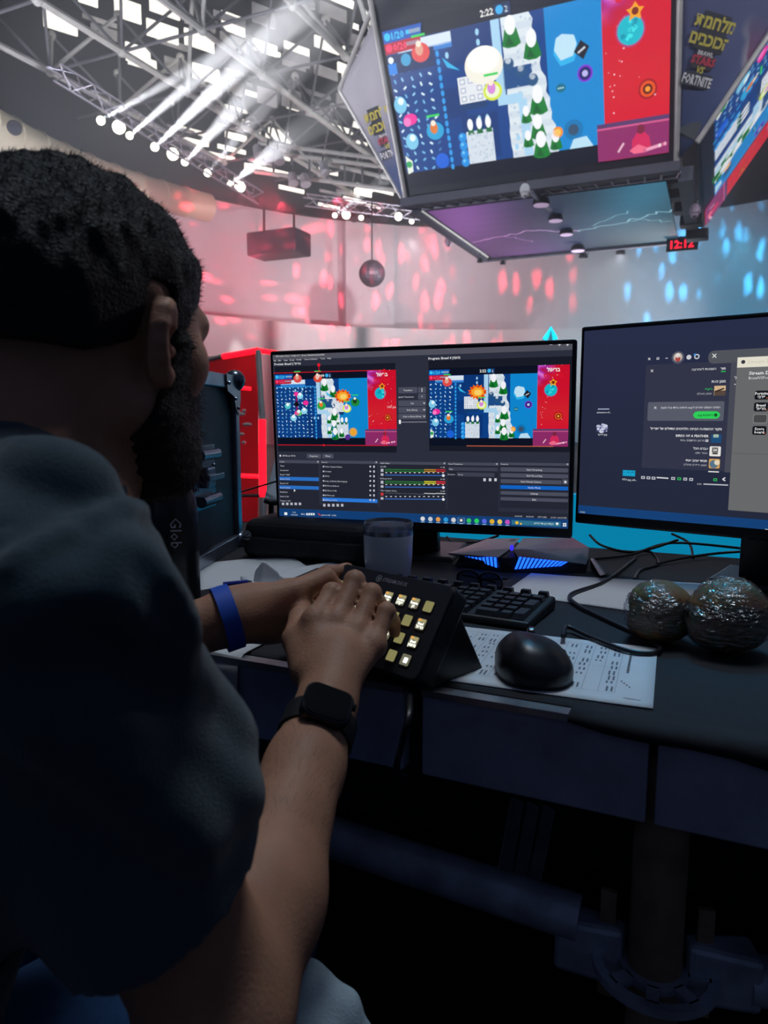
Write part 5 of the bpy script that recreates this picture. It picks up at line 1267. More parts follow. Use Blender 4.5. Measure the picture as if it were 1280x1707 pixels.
MB().tube([lc+Vector((0.013*math.cos(2*PI*i/20), -.004*math.cos(2*PI*i/20), .022*math.sin(2*PI*i/20))) for i in range(20)], .0045, 8, closed=True).build('carry_loop', m_plastic, cp, smooth=True)
tw = (EYE-bt); tw.z = 0; tw.normalize(); tx = Vector((tw.y, -tw.x, 0)); 
tdir = (tw*.97-tx*(-.12)).normalized()
BTX = Canvas('printed_word', bt+tdir*(BRr+.0008)+UP*(bh*.72), -UP, -Vector((-tdir.y, tdir.x, 0)), .001, .0001, 0, bot, 'grey printed word running down the bottle')
BTX.text('Glob', 0, 4, 24, 'b9bac4', 1)
m_tis = mat('white tissue', 'e4e6ea', .9, var=.04, scale=30)
tc_ = onz(448, 972, TZ); tis = thing('crumpled_tissue', tc_, 'crumpled white paper tissue behind the wrist', 'tissue')
R_ = random.Random(8); pk_ = [W(440, 924, 1.08)]
hull([tc_+Vector((x, y, 0)) for x, y in ((-.028, -.004), (-.01, -.02), (.022, -.01), (.035, .006), (0, .02), (-.022, .014))]+[tc_+Vector((-.024, 0, .022)), tc_+Vector((-.008, -.008, .042)), tc_+Vector((.006, .002, .034)), tc_+Vector((.018, -.006, .02)), tc_+Vector((-.012, .008, .038))], 'folded_peak', m_tis, tis, .002)
hull([tc_+Vector((x, y, z_)) for x, y, z_ in ((.0, -.012, .0), (.05, .004, .0), (.042, -.012, .003), (.02, .012, 0), (.012, -.004, .02), (.03, .002, .014))], 'folded_tail', m_tis, tis, .0015)
m_blue = mat('blue pen barrel', '1c2f9a', .35, var=.05)
pn = thing('pen', onz(400, 972, TZ+.006), 'blue pen lying behind the blue wristband', 'pen')
MB().tube([onz(372, 974, TZ+.006), onz(412, 970, TZ+.006)], .0042, 8).build('barrel', m_blue, pn, smooth=True); MB().tube([onz(412, 970, TZ+.006), onz(420, 969.2, TZ+.006)], [.0036, .001], 8).build('tip', m_sband, pn)

# ---------------------------------------------------------------- wrapped rolls
def food_mat():
    m = bpy.data.materials.new('roll and filling'); m.use_nodes = True; N = m.node_tree.nodes; L = m.node_tree.links; b = N['Principled BSDF']
    tc = N.new('ShaderNodeTexCoord'); v = N.new('ShaderNodeTexVoronoi'); v.inputs['Scale'].default_value = 34; L.new(tc.outputs['Object'], v.inputs['Vector'])
    n = N.new('ShaderNodeTexNoise'); n.inputs['Scale'].default_value = 26; n.inputs['Detail'].default_value = 4; L.new(tc.outputs['Object'], n.inputs['Vector'])
    r = N.new('ShaderNodeValToRGB'); es = r.color_ramp.elements; es[0].position = .3; es[0].color = (*lin('402814'), 1); es[1].position = .75; es[1].color = (*lin('a87a48'), 1)
    x = es.new(.45); x.color = (*lin('7c502c'), 1); y = es.new(.58); y.color = (*lin('4e5630'), 1)
    L.new(n.outputs['Fac'], r.inputs[0]); L.new(r.outputs[0], b.inputs['Base Color']); b.inputs['Roughness'].default_value = .6; return m
m_food = food_mat()
m_wrap = bpy.data.materials.new('cling film'); m_wrap.use_nodes = True; N = m_wrap.node_tree.nodes; L = m_wrap.node_tree.links
N.remove(N['Principled BSDF']); gl = N.new('ShaderNodeBsdfGlossy'); gl.inputs['Roughness'].default_value = .2; tr_ = N.new('ShaderNodeBsdfTransparent'); tr_.inputs[0].default_value = (.93, .95, .97, 1)
mx = N.new('ShaderNodeMixShader'); mx.inputs[0].default_value = .20; L.new(tr_.outputs[0], mx.inputs[1]); L.new(gl.outputs[0], mx.inputs[2])
tc = N.new('ShaderNodeTexCoord'); mp = N.new('ShaderNodeMapping'); mp.inputs['Scale'].default_value = (70, 70, 240); mp.inputs['Rotation'].default_value = (.4, .5, .3); L.new(tc.outputs['Object'], mp.inputs[0])
nz = N.new('ShaderNodeTexNoise'); nz.inputs['Scale'].default_value = 1; nz.inputs['Detail'].default_value = 3; L.new(mp.outputs[0], nz.inputs['Vector']); bp = N.new('ShaderNodeBump'); bp.inputs['Strength'].default_value = 1.0; bp.inputs['Distance'].default_value = .010
L.new(nz.outputs['Fac'], bp.inputs['Height']); L.new(bp.outputs[0], gl.inputs['Normal']); L.new(mx.outputs[0], N['Material Output'].inputs['Surface'])
def roll(u, v, w, h, dp, seed, label):
    c = onz(u, v, TZ); t = thing('wrapped_roll', c, label, 'sandwich', 'film-wrapped rolls on the desk'); R_ = random.Random(seed)
    ph = [R_.uniform(0, 6) for _ in range(6)]
    def f(k_):
        def g(q): return 1+k_*(.5*math.sin(3*q.x+ph[0]+2*q.z)+.4*math.sin(5*q.y+ph[1]+3*q.x)+.3*math.sin(9*q.z+ph[2])+.25*math.sin(14*q.x+ph[3]+9*q.z))
        return g
    cc = c+UP*h*.98
    dirs = [(Vector((R_.gauss(0, 1), R_.gauss(0, 1), R_.gauss(0, 1))).normalized(), R_.uniform(12, 52), R_.uniform(0, 6)) for _ in range(18)]; fb = f(.07)
    def film(q): return fb(q)+sum(.010*(1-abs(math.sin(q.dot(d_)*w_+p_))) for d_, w_, p_ in dirs)*1.2-.075
    # bread halves with the filling between them
    MB().ball(cc+UP*.012, w*.92, dp*.92, h*.72, 30, 20, f(.05)).build('bread_top', m_food, t, smooth='all'); MB().ball(cc-UP*.012, w*.94, dp*.94, h*.72, 30, 20, f(.05)).build('bread_base', m_food, t, smooth='all')
    MB().ball(cc, w*.90, dp*.90, h*.30, 30, 16, f(.10)).build('filling', m_food, t, smooth='all')
    MB().ball(cc, w*1.04, dp*1.04, h*1.0, 110, 70, film).build('film', m_wrap, t, smooth='all')
roll(1096, 1068, .044, .040, .040, 1, 'film-wrapped roll, the smaller one next to the cable')
roll(1208, 1086, .050, .046, .046, 2, 'larger film-wrapped roll by the second monitor foot')

# ---------------------------------------------------------------- flight case and bag behind
m_case = mat('black case laminate', '1e2230', .55, var=.15, scale=60, bump=.1, bscale=300); m_alu = mat('aluminium case edge', '8a93a4', .3, .85, var=.1, scale=20); m_latch = mat('plated latch steel', '76808e', .25, .9, var=.2, scale=40)
cf = onz(398, 908, TZ); cdir = Vector((math.sin(math.radians(5)), math.cos(math.radians(5)), 0)); cl_ = Vector((-cdir.y, cdir.x, 0))
cn = cf-cdir*.36; Hc = (908-632)*project(cf)[2]/1200
fc = thing('flight_case', (cf+cn)/2+cl_*.25, 'black flight case with aluminium edges and a butterfly latch', 'flight case')
MB().hexa([cn, cf, cf+cl_*.5, cn+cl_*.5], [cn+UP*Hc, cf+UP*Hc, cf+cl_*.5+UP*Hc, cn+cl_*.5+UP*Hc]).build('body', m_case, fc, bevel=.003)
o_ = -cl_                                       # outward of the visible side
def edge_bar(a, b_): 
    d = (b_-a).normalized(); up_ = o_.cross(d).normalized()
    MB().obox((a+b_)/2+o_*.004, d*((b_-a).length/2), o_*.006, up_*.014).build('edge_strip', m_alu, fc, bevel=.002)
edge_bar(cf-cdir*.014, cf-cdir*.014+UP*Hc); edge_bar(cn+UP*(Hc-.014), cf+UP*(Hc-.014)); edge_bar(cn+UP*.014, cf+UP*.014); edge_bar(cn+cdir*.014, cn+cdir*.014+UP*Hc)
for zz in (Hc-.03, .03):
    MB().ball(cf-cdir*.012+UP*(zz+(.02 if zz > .1 else -.02))+o_*.004, .024, .024, .024, 12, 8).build('corner_ball', m_latch, fc, smooth=True)
br = [cf-cdir*x+UP*(Hc-y)+o_*.0105 for x, y in ((.0, .0), (.0, .05), (.018, .085), (.04, .07), (.05, .045), (.095, .035), (.10, .0))]
bk = MB().prism(br, o_*.003).build('corner_brace', m_latch, fc)
for x, y in ((.02, .07), (.085, .018), (.04, .05)): MB().ball(cf-cdir*x+UP*(Hc-y)+o_*.014, .004, .004, .004, 8, 6).build('rivet', m_latch, bk)
lcx = .235; lz = Hc*.46
lc_ = cf-cdir*lcx+UP*lz+o_*.001
lt = MB().obox(lc_+o_*.004, cdir*.062, o_*.002, UP*.062).build('latch_dish', m_latch, fc, bevel=.001)
for sgn in (-1, 1): MB().tube([lc_-cdir*.05+UP*.044*sgn+o_*.014, lc_+cdir*.05+UP*.044*sgn+o_*.014], .011, 10).build('latch_roller', m_latch, lt, smooth=True)
MB().obox(lc_+o_*.012, cdir*.024, o_*.008, UP*.020).build('latch_body', m_latch, lt, bevel=.004)
MB().obox(lc_+o_*.024+cdir*.012, cdir*.046, o_*.003, UP*.006).build('latch_wing', m_latch, lt, bevel=.002); MB().tube([lc_+o_*.012, lc_+o_*.026], .008, 10).build('latch_pivot', m_latch, lt, smooth=True)
for sx in (-1, 1):
    for sz in (-1, 0, 1): MB().ball(lc_+cdir*sx*.052+UP*sz*.02+o_*.007, .004, .004, .004, 8, 6).build('rivet', m_latch, lt)
m_bag = mat('black soft case fabric', '10121a', .7, var=.15, scale=50, bump=.15, bscale=250)
ba, bb_ = onz(398, 930, TZ), onz(610, 948, TZ); bd = (bb_-ba).normalized(); bp_ = Vector((-bd.y, bd.x, 0)); bl_ = (bb_-ba).length
bag = thing('equipment_case', (ba+bb_)/2, 'low black soft case with a round sticker below the monitor', 'case')
MB().hexa([ba, bb_, bb_+bp_*.16, ba+bp_*.16], [ba+bd*.006+bp_*.008+UP*.082, bb_-bd*.006+bp_*.008+UP*.082, bb_+bp_*.15+UP*.082, ba+bp_*.15+UP*.082]).build('shell', m_bag, bag, bevel=.022, seg=4)
MB().tube([ba+bd*.01-bp_*.0005+UP*.045, bb_-bd*.01-bp_*.0005+UP*.045], .002, 6).build('zip', m_plastic, bag)
sc_ = px_plane(Canvas('sticker', ba+UP*.0-bp_*.001+UP*.05, bd, -UP, .001, .0003, 0, bag, 'round pale sticker'), 412, 892)
CANVASES[-1].disc(max(16, sc_[0]), sc_[1], 10, 'a4a8b2', 1); CANVASES[-1].ring(max(16, sc_[0]), sc_[1], 8, 1.2, '3a3e48', 2); CANVASES[-1].line((max(16, sc_[0])-5, sc_[1]+3), (max(16, sc_[0])+4, sc_[1]-4), 2.4, '3a3e48', 2)
m_grey = mat('grey tablet back', '6c7484', .45, .2, var=.08)
lp = thing('folded_tablet', onz(455, 880, TZ+.082), 'grey tablet leaning up behind the left of the monitor', 'tablet')
q0 = W(440, 832, 1.62)
hull([W(440, 832, 1.60), W(470, 835, 1.60), W(458, 765, 1.68), W(475, 765, 1.68), W(440, 832, 1.615), W(470, 835, 1.615), W(458, 763, 1.695), W(475, 763, 1.695)], 'panel', m_grey, lp, .003)
MB().tube([W(441, 834, 1.60), W(452, 838, 1.60), W(466, 838, 1.60)], .006, 8).build('hinge', m_plastic, lp, smooth=True); MB().tube([W(452, 838, 1.60), W(452, 862, 1.60)], .006, 8).build('prop', m_plastic, lp)
cable('desk_cable', [W(462, 802, 1.6), W(435, 810, 1.62), W(395, 822, 1.70)], .002, 'thin cable between the flight case and the grey tablet')

# ================================================================ THE PERSON
class Field:
    """signed-distance grid that grows a smooth continuous surface from tapered limbs and rounded masses"""
    def __init__(s, lo, hi, h):
        s.lo = np.array(lo, np.float32); s.h = h; s.n = np.ceil((np.array(hi)-np.array(lo))/h).astype(int)+1
        s.a = np.full(s.n, .2, np.float32); s.ax = [s.lo[i]+h*np.arange(s.n[i], dtype=np.float32) for i in range(3)]
    def sub(s, lo, hi):
        i0 = np.maximum(0, np.floor((np.array(lo)-s.lo)/s.h).astype(int)); i1 = np.minimum(s.n, np.ceil((np.array(hi)-s.lo)/s.h).astype(int)+1)
        if (i1 <= i0).any(): return None, None
        sl = tuple(slice(a, b) for a, b in zip(i0, i1))
        return sl, (s.ax[0][sl[0]][:, None, None], s.ax[1][sl[1]][None, :, None], s.ax[2][sl[2]][None, None, :])
    def put(s, sl, d, k, op='u'):
        a = s.a[sl]
        if op == 's': a = -a
        if k > 0:
            h = np.clip(.5+.5*(a-d)/k, 0, 1); r = a+(d-a)*h-k*h*(1-h)
        else: r = np.minimum(a, d)
        s.a[sl] = -r if op == 's' else r
    def cone(s, a, b, r1, r2, k=.01, op='u', flat=None):
        a, b = np.array(a, np.float32), np.array(b, np.float32); m = max(r1, r2)+k*1.2+.012
        sl, P = s.sub(np.minimum(a, b)-m, np.maximum(a, b)+m)
        if sl is None: return
        s.put(sl, cone_d(P, a, b, r1, r2, flat), k, op)
    def ball(s, c, r, k=.01, op='u'): s.cone(c, np.array(c)+1e-4, r, r, k, op)
    def ell(s, c, R, rad, k=.02, op='u'):     # R rows: local axes
        c = np.array(c, np.float32); m = max(rad)+k*1.2+.015; sl, P = s.sub(c-m, c+m)
        if sl is None: return
        s.put(sl, ell_d(P, c, R, rad), k, op)
    def mesh(s):
        a = s.a; ins = a < 0
        n = ins[:-1, :-1, :-1].astype(np.uint8)
        cnt = np.zeros_like(n)
        for i in (0, 1):
            for j in (0, 1):
                for l in (0, 1): cnt += ins[i:a.shape[0]-1+i, j:a.shape[1]-1+j, l:a.shape[2]-1+l]
        act = np.argwhere((cnt > 0) & (cnt < 8)); idx = np.full(cnt.shape, -1, np.int32); idx[tuple(act.T)] = np.arange(len(act))
        cor = np.array([(i, j, l) for i in (0, 1) for j in (0, 1) for l in (0, 1)])
        val = np.stack([a[act[:, 0]+c[0], act[:, 1]+c[1], act[:, 2]+c[2]] for c in cor], 1)
        acc = np.zeros((len(act), 3), np.float64); num = np.zeros(len(act))
        for p in range(8):
            for q in range(p+1, 8):
                if np.abs(cor[p]-cor[q]).sum() != 1: continue
                x = (val[:, p] < 0) != (val[:, q] < 0); t = np.where(x, val[:, p]/np.where(x, val[:, p]-val[:, q], 1), 0)[:, None]
                acc += np.where(x[:, None], cor[p]+(cor[q]-cor[p])*t, 0); num += x
        V = s.lo+(act+acc/num[:, None])*s.h
        F = []
        for ax in range(3):
            sh = [slice(None)]*3; sh2 = [slice(None)]*3; sh[ax] = slice(0, -1); sh2[ax] = slice(1, None)
            e = ins[tuple(sh)] != ins[tuple(sh2)]; E = np.argwhere(e); u, v = (ax+1) % 3, (ax+2) % 3
            E = E[(E[:, u] > 0) & (E[:, v] > 0) & (E[:, u] < cnt.shape[u]) & (E[:, v] < cnt.shape[v])]
            def cell(du, dv): c = E.copy(); c[:, u] -= du; c[:, v] -= dv; return idx[tuple(c.T)]
            Q = np.stack([cell(1, 1), cell(0, 1), cell(0, 0), cell(1, 0)], 1); fl = ~ins[tuple(E.T)]
            Q[fl] = Q[fl][:, ::-1]; F.append(Q[(Q >= 0).all(1)])
        return V, np.concatenate(F)
def cone_d(P, a, b, r1, r2, flat=None):
    ba = b-a; L2 = float(ba@ba)+1e-12
    x, y, z = P[0]-a[0], P[1]-a[1], P[2]-a[2]
    t = np.clip((x*ba[0]+y*ba[1]+z*ba[2])/L2, 0, 1)
    x = x-t*ba[0]; y = y-t*ba[1]; z = z-t*ba[2]
    if flat is not None:                       # (direction, factor): thinner along that direction
        n, f = flat; q = (x*n[0]+y*n[1]+z*n[2])*(f-1); x = x+q*n[0]; y = y+q*n[1]; z = z+q*n[2]
    return np.sqrt(x*x+y*y+z*z)-(r1+(r2-r1)*t)
def ell_d(P, c, R, rad):
    x, y, z = P[0]-c[0], P[1]-c[1], P[2]-c[2]
    q = [x*R[i][0]+y*R[i][1]+z*R[i][2] for i in range(3)]
    k0 = np.sqrt(sum((q[i]/rad[i])**2 for i in range(3))); k1 = np.sqrt(sum((q[i]/rad[i]**2)**2 for i in range(3)))+1e-9
    return k0*(k0-1)/k1
def smin(a, d, k): h = np.clip(.5+.5*(a-d)/k, 0, 1); return a+(d-a)*h-k*h*(1-h)
def np_mesh(name, V, F, m, parent, origin=None):
    o0 = np.array(base_of(parent)) if parent is not None else np.array(origin)
    me = bpy.data.meshes.new(name); me.vertices.add(len(V)); me.vertices.foreach_set('co', (V-o0).astype(np.float32).ravel())
    me.loops.add(len(F)*4); me.loops.foreach_set('vertex_index', F.astype(np.int32).ravel()); me.polygons.add(len(F)); me.polygons.foreach_set('loop_start', np.arange(0, len(F)*4, 4, dtype=np.int32))
    me.update(calc_edges=True); me.validate()
    return link(name, me, m, parent, smooth='all', origin=origin)
def smooth(V, F, it=2, lam=.5):
    A = np.concatenate([F[:, [0, 1]], F[:, [1, 2]], F[:, [2, 3]], F[:, [3, 0]]]); 
    for _ in range(it):
        S = np.zeros_like(V); C = np.zeros(len(V))
        for i, j in ((0, 1), (1, 0)):
            for c in range(3): S[:, c] += np.bincount(A[:, i], V[A[:, j], c], len(V))
            C += np.bincount(A[:, i], minlength=len(V))
        V = V+lam*(S/np.maximum(C, 1)[:, None]-V)
    return V
A_ = lambda v: np.array(v, np.float32)

# ---- skeleton
yaw = math.radians(29); pit = math.radians(9)
hF0 = Vector((math.sin(yaw), math.cos(yaw), 0)); hR = Vector((math.cos(yaw), -math.sin(yaw), 0)); hF = hF0*math.cos(pit)-UP*math.sin(pit); hU = hR.cross(hF)
HC = W(143, 550, .56)
def hp(r, f, u): return A_(HC+hR*r+hF*f+hU*u)
HR = np.array([hR[:], hF[:], hU[:]], np.float32)
tyaw = math.radians(52); tF = Vector((math.sin(tyaw), math.cos(tyaw), 0)); tR = Vector((math.cos(tyaw), -math.sin(tyaw), 0))
SR = W(64, 1008, .388); MID = SR-tR*.17; SL = SR-tR*.34
lean = (UP*.92+tF*.39).normalized(); tFo = tR.cross(lean)*-1
TRo = np.array([tR[:], lean.cross(tR)[:], lean[:]], np.float32)
EL = W(365, 1690, .45); WR = W(545, 1172, .68)
CAMV = lambda x, y, z: EYE+Vector((x, z*math.cos(PITCH)+y*math.sin(PITCH), y*math.cos(PITCH)-z*math.sin(PITCH)))
ELL = CAMV(-.41, -.19, .71); LW = W(388, 1027, .80)
NB = MID+UP*.066+tF*.012
CH = MID-lean*.15-tF*.012; AB = MID-lean*.33-tF*.02; PV = MID-lean*.46-tF*.03; PV.z = max(PV.z, .56)
def deck_depth(u, v): r = ray(u, v); return (DTL-EYE).dot(dn_)/r.dot(dn_)

person = thing('person', (PV.x, PV.y, 0), 'bearded person in a dark T-shirt pressing keys on the deck', 'person')
# ---- body
lo = (-.70, .16, .40); hi = (.06, 1.02, 1.32)
B_ = Field(lo, hi, .0031)
B_.ell(CH, TRo, (.165, .105, .18), .03); B_.ell(AB, TRo, (.15, .11, .16), .05); B_.ell(PV, TRo, (.16, .12, .12), .05)
B_.cone(A_(NB), A_(SR), .046, .042, .05); B_.cone(A_(NB), A_(SL), .046, .042, .05)
B_.ball(A_(NB-tF*.055-tR*.02-UP*.012), .048, .05); B_.ball(A_(SR), .050, .04); B_.ball(A_(SL), .050, .04)
B_.cone(A_(SR), A_(EL), .052, .042, .03); B_.cone(A_(SL), A_(ELL), .052, .042, .03)
# neck and head
B_.cone(hp(0, -.028, -.05), A_(NB+tF*.01), .056, .062, .03); B_.cone(hp(0, .02, -.095), A_(NB+tF*.05-UP*.03), .035, .05, .04)
B_.ell(hp(0, -.010, .024), HR, (.0755, .097, .083), .02); B_.ell(hp(0, .030, -.032), HR, (.062, .066, .085), .03); B_.ell(hp(0, .048, -.078), HR, (.048, .046, .036), .025)
for s in (-1, 1):
    B_.ball(hp(s*.051, .052, -.018), .021, .02); B_.cone(hp(s*.058, .005, -.06), hp(s*.03, .078, -.098), .016, .018, .025)
B_.cone(hp(-.038, .080, .022), hp(.038, .078, .022), .011, .011, .016); B_.cone(hp(0, .088, .014), hp(0, .112, -.028), .009, .0125, .012)
for s in (-1, 1): B_.ball(hp(s*.013, .100, -.033), .009, .008); B_.ball(hp(s*.031, .094, .002), .014, .008, 's'); B_.ball(hp(s*.031, .081, .001), .012, .004)
B_.cone(hp(-.018, .092, -.060), hp(.018, .092, -.060), .007, .007, .008); B_.cone(hp(-.014, .091, -.071), hp(.014, .091, -.071), .008, .008, .008); B_.ball(hp(0, .080, -.100), .021, .02)
# ears
def ear(s):
    c0 = hp(s*.074, .010, -.012); o = (hR*s*.55-hF*.83).normalized(); 
    E = lambda a, u, q=0.0: A_(Vector(c0)+o*a*.78+hU*u*.78+(hR*s*.83+hF*.55)*q)
    outer = [(-.004, .018), (.003, .030), (.014, .034), (.024, .027), (.028, .012), (.026, -.004), (.020, -.018), (.012, -.029), (.003, -.034), (-.004, -.028)]
    base = B_
    nrm = A_((hR*s*.83+hF*.55))
    # flat bowl of the ear
    Ro = np.array([A_(o), A_(hU), nrm], np.float32)
    base.ell(E(.009, .0, -.003), Ro, (.021, .034, .0055), .006)
    for p, q in zip(outer, outer[1:]): base.cone(E(p[0], p[1], .004), E(q[0], q[1], .004), .0048, .0048, .004)
    anti = [(.004, .020), (.014, .018), (.017, .004), (.014, -.012), (.007, -.020)]
    for p, q in zip(anti, anti[1:]): base.cone(E(p[0], p[1], .003), E(q[0], q[1], .003), .0035, .0035, .004)
    base.ball(E(.004, -.030, .001), .0085, .006)
    base.ell(E(.006, -.002, .007), Ro, (.0085, .013, .008), .003, 's'); base.cone(E(.019, .022, .008), E(.0215, -.004, .008), .003, .0028, .002, 's')
    base.ball(E(-.004, -.006, .004), .0055, .004)
ear(1); ear(-1)
# forearms: flattened towards the wrist
fa = (WR-EL).normalized(); dors = (EYE+Vector((.05, 0, .05))-WR); dors = (dors-fa*dors.dot(fa)).normalized(); lat = fa.cross(dors)
m1 = EL+(WR-EL)*.28; m2 = EL+(WR-EL)*.72
B_.cone(A_(EL), A_(m1), .043, .045, .02); B_.cone(A_(m1), A_(m2), .044, .0325, .02); B_.cone(A_(m2), A_(WR), .0325, .0285, .015, flat=(A_(dors), 1.12)); B_.ball(A_(EL-fa*.012-dors*.0), .038, .02)
fl = (LW-ELL).normalized(); n1v = ELL+(LW-ELL)*.3; n2v = ELL+(LW-ELL)*.7
ldors = (UP-fl*UP.dot(fl)).normalized(); lside = fl.cross(ldors)
B_.cone(A_(ELL), A_(n1v), .042, .044, .02); B_.cone(A_(n1v), A_(n2v), .043, .033, .02); B_.cone(A_(n2v), A_(LW), .033, .029, .015, flat=(A_(lside), 1.15))
# ---- hands
def hand(fl_, wrist, mcps, fingers, thumb, rad, kpalm=.012):
    pts = [wrist]+mcps+[p for f in fingers for p in f]+thumb; P0 = np.min([p[:] for p in pts], 0)-.035; P1 = np.max([p[:] for p in pts], 0)+.035
    sl, P = fl_.sub(P0, P1); base = fl_.a[sl].copy()
    for i, m in enumerate(mcps):
        w0 = wrist.lerp(m, .12)
        base = smin(base, cone_d(P, A_(w0), A_(m), .0155, .0122, None), kpalm); base = smin(base, cone_d(P, A_(m), A_(m)+1e-4, .0128, .0128), .006)
    mid = mcps[1].lerp(mcps[2], .5); base = smin(base, cone_d(P, A_(wrist), A_(wrist.lerp(mid, .6)), .024, .019), .015)
    out = base.copy()
    for f, m, r in zip(fingers, mcps, rad):
        ch = [m]+f; d = None
        rs = [r*1.13, r*1.03, r*.93, r*.80]
        for p, q, ra, rb in zip(ch, ch[1:], rs, rs[1:]):
            c = cone_d(P, A_(p), A_(q), ra, rb); d = c if d is None else smin(d, c, .003)
        d = smin(d, cone_d(P, A_(f[0]), A_(f[0])+1e-4, r*1.12, r*1.12), .004)
        out = np.minimum(out, smin(base, d, .007))
    d = None; rt_ = [.0175, .0135, .0118, .0095]
    for p, q, ra, rb in zip(thumb, thumb[1:], rt_, rt_[1:]):
        c = cone_d(P, A_(p), A_(q), ra, rb); d = c if d is None else smin(d, c, .005)
    out = np.minimum(out, smin(base, d, .016)); fl_.a[sl] = out
dk = lambda u, v, off=.012: W(u, v, deck_depth(u, v)-off)
mR = [W(524, 1034, .742), W(561, 1036, .745), W(594, 1052, .740), W(622, 1076, .730)]
fR = [[W(553, 988, .772), dk(568, 1000, .016), dk(577, 1016, .009)], [W(591, 968, .778), dk(604, 984, .024), dk(611, 1006, .009)], [W(619, 989, .770), dk(632, 1006, .022), dk(637, 1027, .009)], [W(644, 1019, .752), dk(655, 1036, .020), dk(658, 1054, .008)]]
hand(B_, WR, mR, fR, [W(512, 1118, .712), W(492, 1066, .745), W(500, 1030, .782), dk(520, 1012, .014)], [.0098, .0102, .0098, .0086])
HD_ = [W(480, 985, .862), W(490, 1000, .872), W(495, 1016, .872), W(495, 1034, .866)]
fL = [[W(545, 957, .892), W(578, 950, .915), W(590, 962, .925)], [W(540, 985, .905), W(570, 985, .93), W(585, 992, .935)], [W(538, 1010, .90), W(565, 1012, .925), W(578, 1018, .93)], [W(530, 1035, .885), W(552, 1040, .905), W(565, 1045, .91)]]
hand(B_, LW, HD_, fL, [W(425, 1003, .812), W(492, 986, .828), W(543, 964, .853), dk(566, 984, .010)], [.0098, .0102, .0098, .0086], .016)
B_.cone(A_(LW), A_(W(470, 1016, .85)), .027, .026, .02)
B_.ell(A_(W(455, 1040, .835)), np.eye(3, dtype=np.float32), (.030, .024, .020), .02)
m_skin = mat('skin', 'ae8068', .55, var=.10, scale=30, bump=.12, bscale=350, sss=.25, spec=.35)
V, F = B_.mesh(); V = smooth(V, F, 1, .4)
body = np_mesh('body', V, F, m_skin, person)
BODY = B_
def march(fld, u, v, d0=.25, d1=1.2):          # depth of the surface seen at a place
    r = ray(u, v); n = 700
    for i in range(n):
        d = d0+(d1-d0)*i/n; q = EYE+r*d; g = ((np.array(q[:])-fld.lo)/fld.h).astype(int)
        if (g < 0).any() or (g >= fld.n).any(): continue
        if fld.a[tuple(g)] < 0: return d
    return None

# ---- T-shirt
S_ = Field(lo, (-.02, .95, 1.14), .0042)
S_.ell(CH, TRo, (.182, .125, .19), .04); S_.ell(AB, TRo, (.175, .135, .17), .06); S_.ell(PV, TRo, (.18, .145, .12), .06)
S_.cone(A_(NB-UP*.004), A_(SR), .054, .049, .05); S_.cone(A_(NB-UP*.004), A_(SL), .054, .049, .05)
S_.ball(A_(NB-tF*.058-tR*.02-UP*.004), .062, .05); S_.ball(A_(SR), .056, .04); S_.ball(A_(SL), .056, .04)
ua = (EL-SR).normalized(); hemR = SR+(EL-SR)*.63
S_.cone(A_(SR), A_(SR+(EL-SR)*.78), .056, .069, .05)
ual = (ELL-SL).normalized(); S_.cone(A_(SL), A_(SL+(ELL-SL)*.75), .058, .066, .03)
# folds: soft ridges and hollows laid on the cloth where it bunches
def fold(pts, r, depth, op='u', k=.018):
    P_ = []; pts = [(a[0]+(b[0]-a[0])*t/4, a[1]+(b[1]-a[1])*t/4) for a, b in zip(pts, pts[1:]) for t in range(4)]+[pts[-1]]
    for u, v in pts:
        d = march(S_, u, v)
        if d is None: P_.append(None); continue
        P_.append(W(u, v, d)+ray(u, v).normalized()*depth)
    for a, b in zip(P_, P_[1:]):
        if a is not None and b is not None: S_.cone(A_(a), A_(b), r, r, k, op)
fold([(40, 1010), (130, 985), (200, 1030), (280, 1105), (345, 1190), (385, 1250)], .012, .005)
fold([(190, 905), (240, 985), (290, 1070)], .009, .006)
fold([(190, 1150), (280, 1225), (350, 1300), (400, 1335)], .011, .006)
fold([(60, 1180), (150, 1230), (250, 1320), (330, 1400)], .012, .007)
fold([(20, 760), (90, 790), (150, 815)], .010, .006)
fold([(150, 1060), (230, 1120), (300, 1200)], .008, -.0055, 's', .012)
fold([(235, 930), (285, 1020), (315, 1095)], .006, -.004, 's', .010)
fold([(0, 955), (60, 920), (130, 882), (200, 855), (238, 848)], .004, .0015, 'u', .008)      # shoulder seam
# shell, collar opening, sleeve ends, hem
gi = [np.clip(((S_.ax[i]-B_.lo[i])/B_.h).round().astype(int), 0, B_.n[i]-1) for i in range(3)]
bs = B_.a[np.ix_(*gi)]; S_.a = np.where((S_.a < .022) & (S_.ax[2][None, None, :] < NB.z-.012), np.minimum(S_.a, bs-.0105), S_.a)   # the cloth never sinks into the body
rest_ = S_.a.copy(); S_.a = np.maximum(rest_, -(rest_+.008))
ax3 = (S_.ax[0][:, None, None], S_.ax[1][None, :, None], S_.ax[2][None, None, :])
def cut(p, n): S_.a = np.maximum(S_.a, ((ax3[0]-p[0])*n[0]+(ax3[1]-p[1])*n[1]+(ax3[2]-p[2])*n[2]).astype(np.float32))
def cut_near(p, n, c, rad):
    m = ((ax3[0]-p[0])*n[0]+(ax3[1]-p[1])*n[1]+(ax3[2]-p[2])*n[2]).astype(np.float32)
    reg = np.sqrt((ax3[0]-c[0])**2+(ax3[1]-c[1])**2+(ax3[2]-c[2])**2) < rad
    S_.a = np.where(reg, np.maximum(S_.a, m), S_.a)
ce = SR+(EL-SR)*.80
cut_near(hemR, (ua+Vector((0.10, .25, 0))).normalized(), ce, .125)
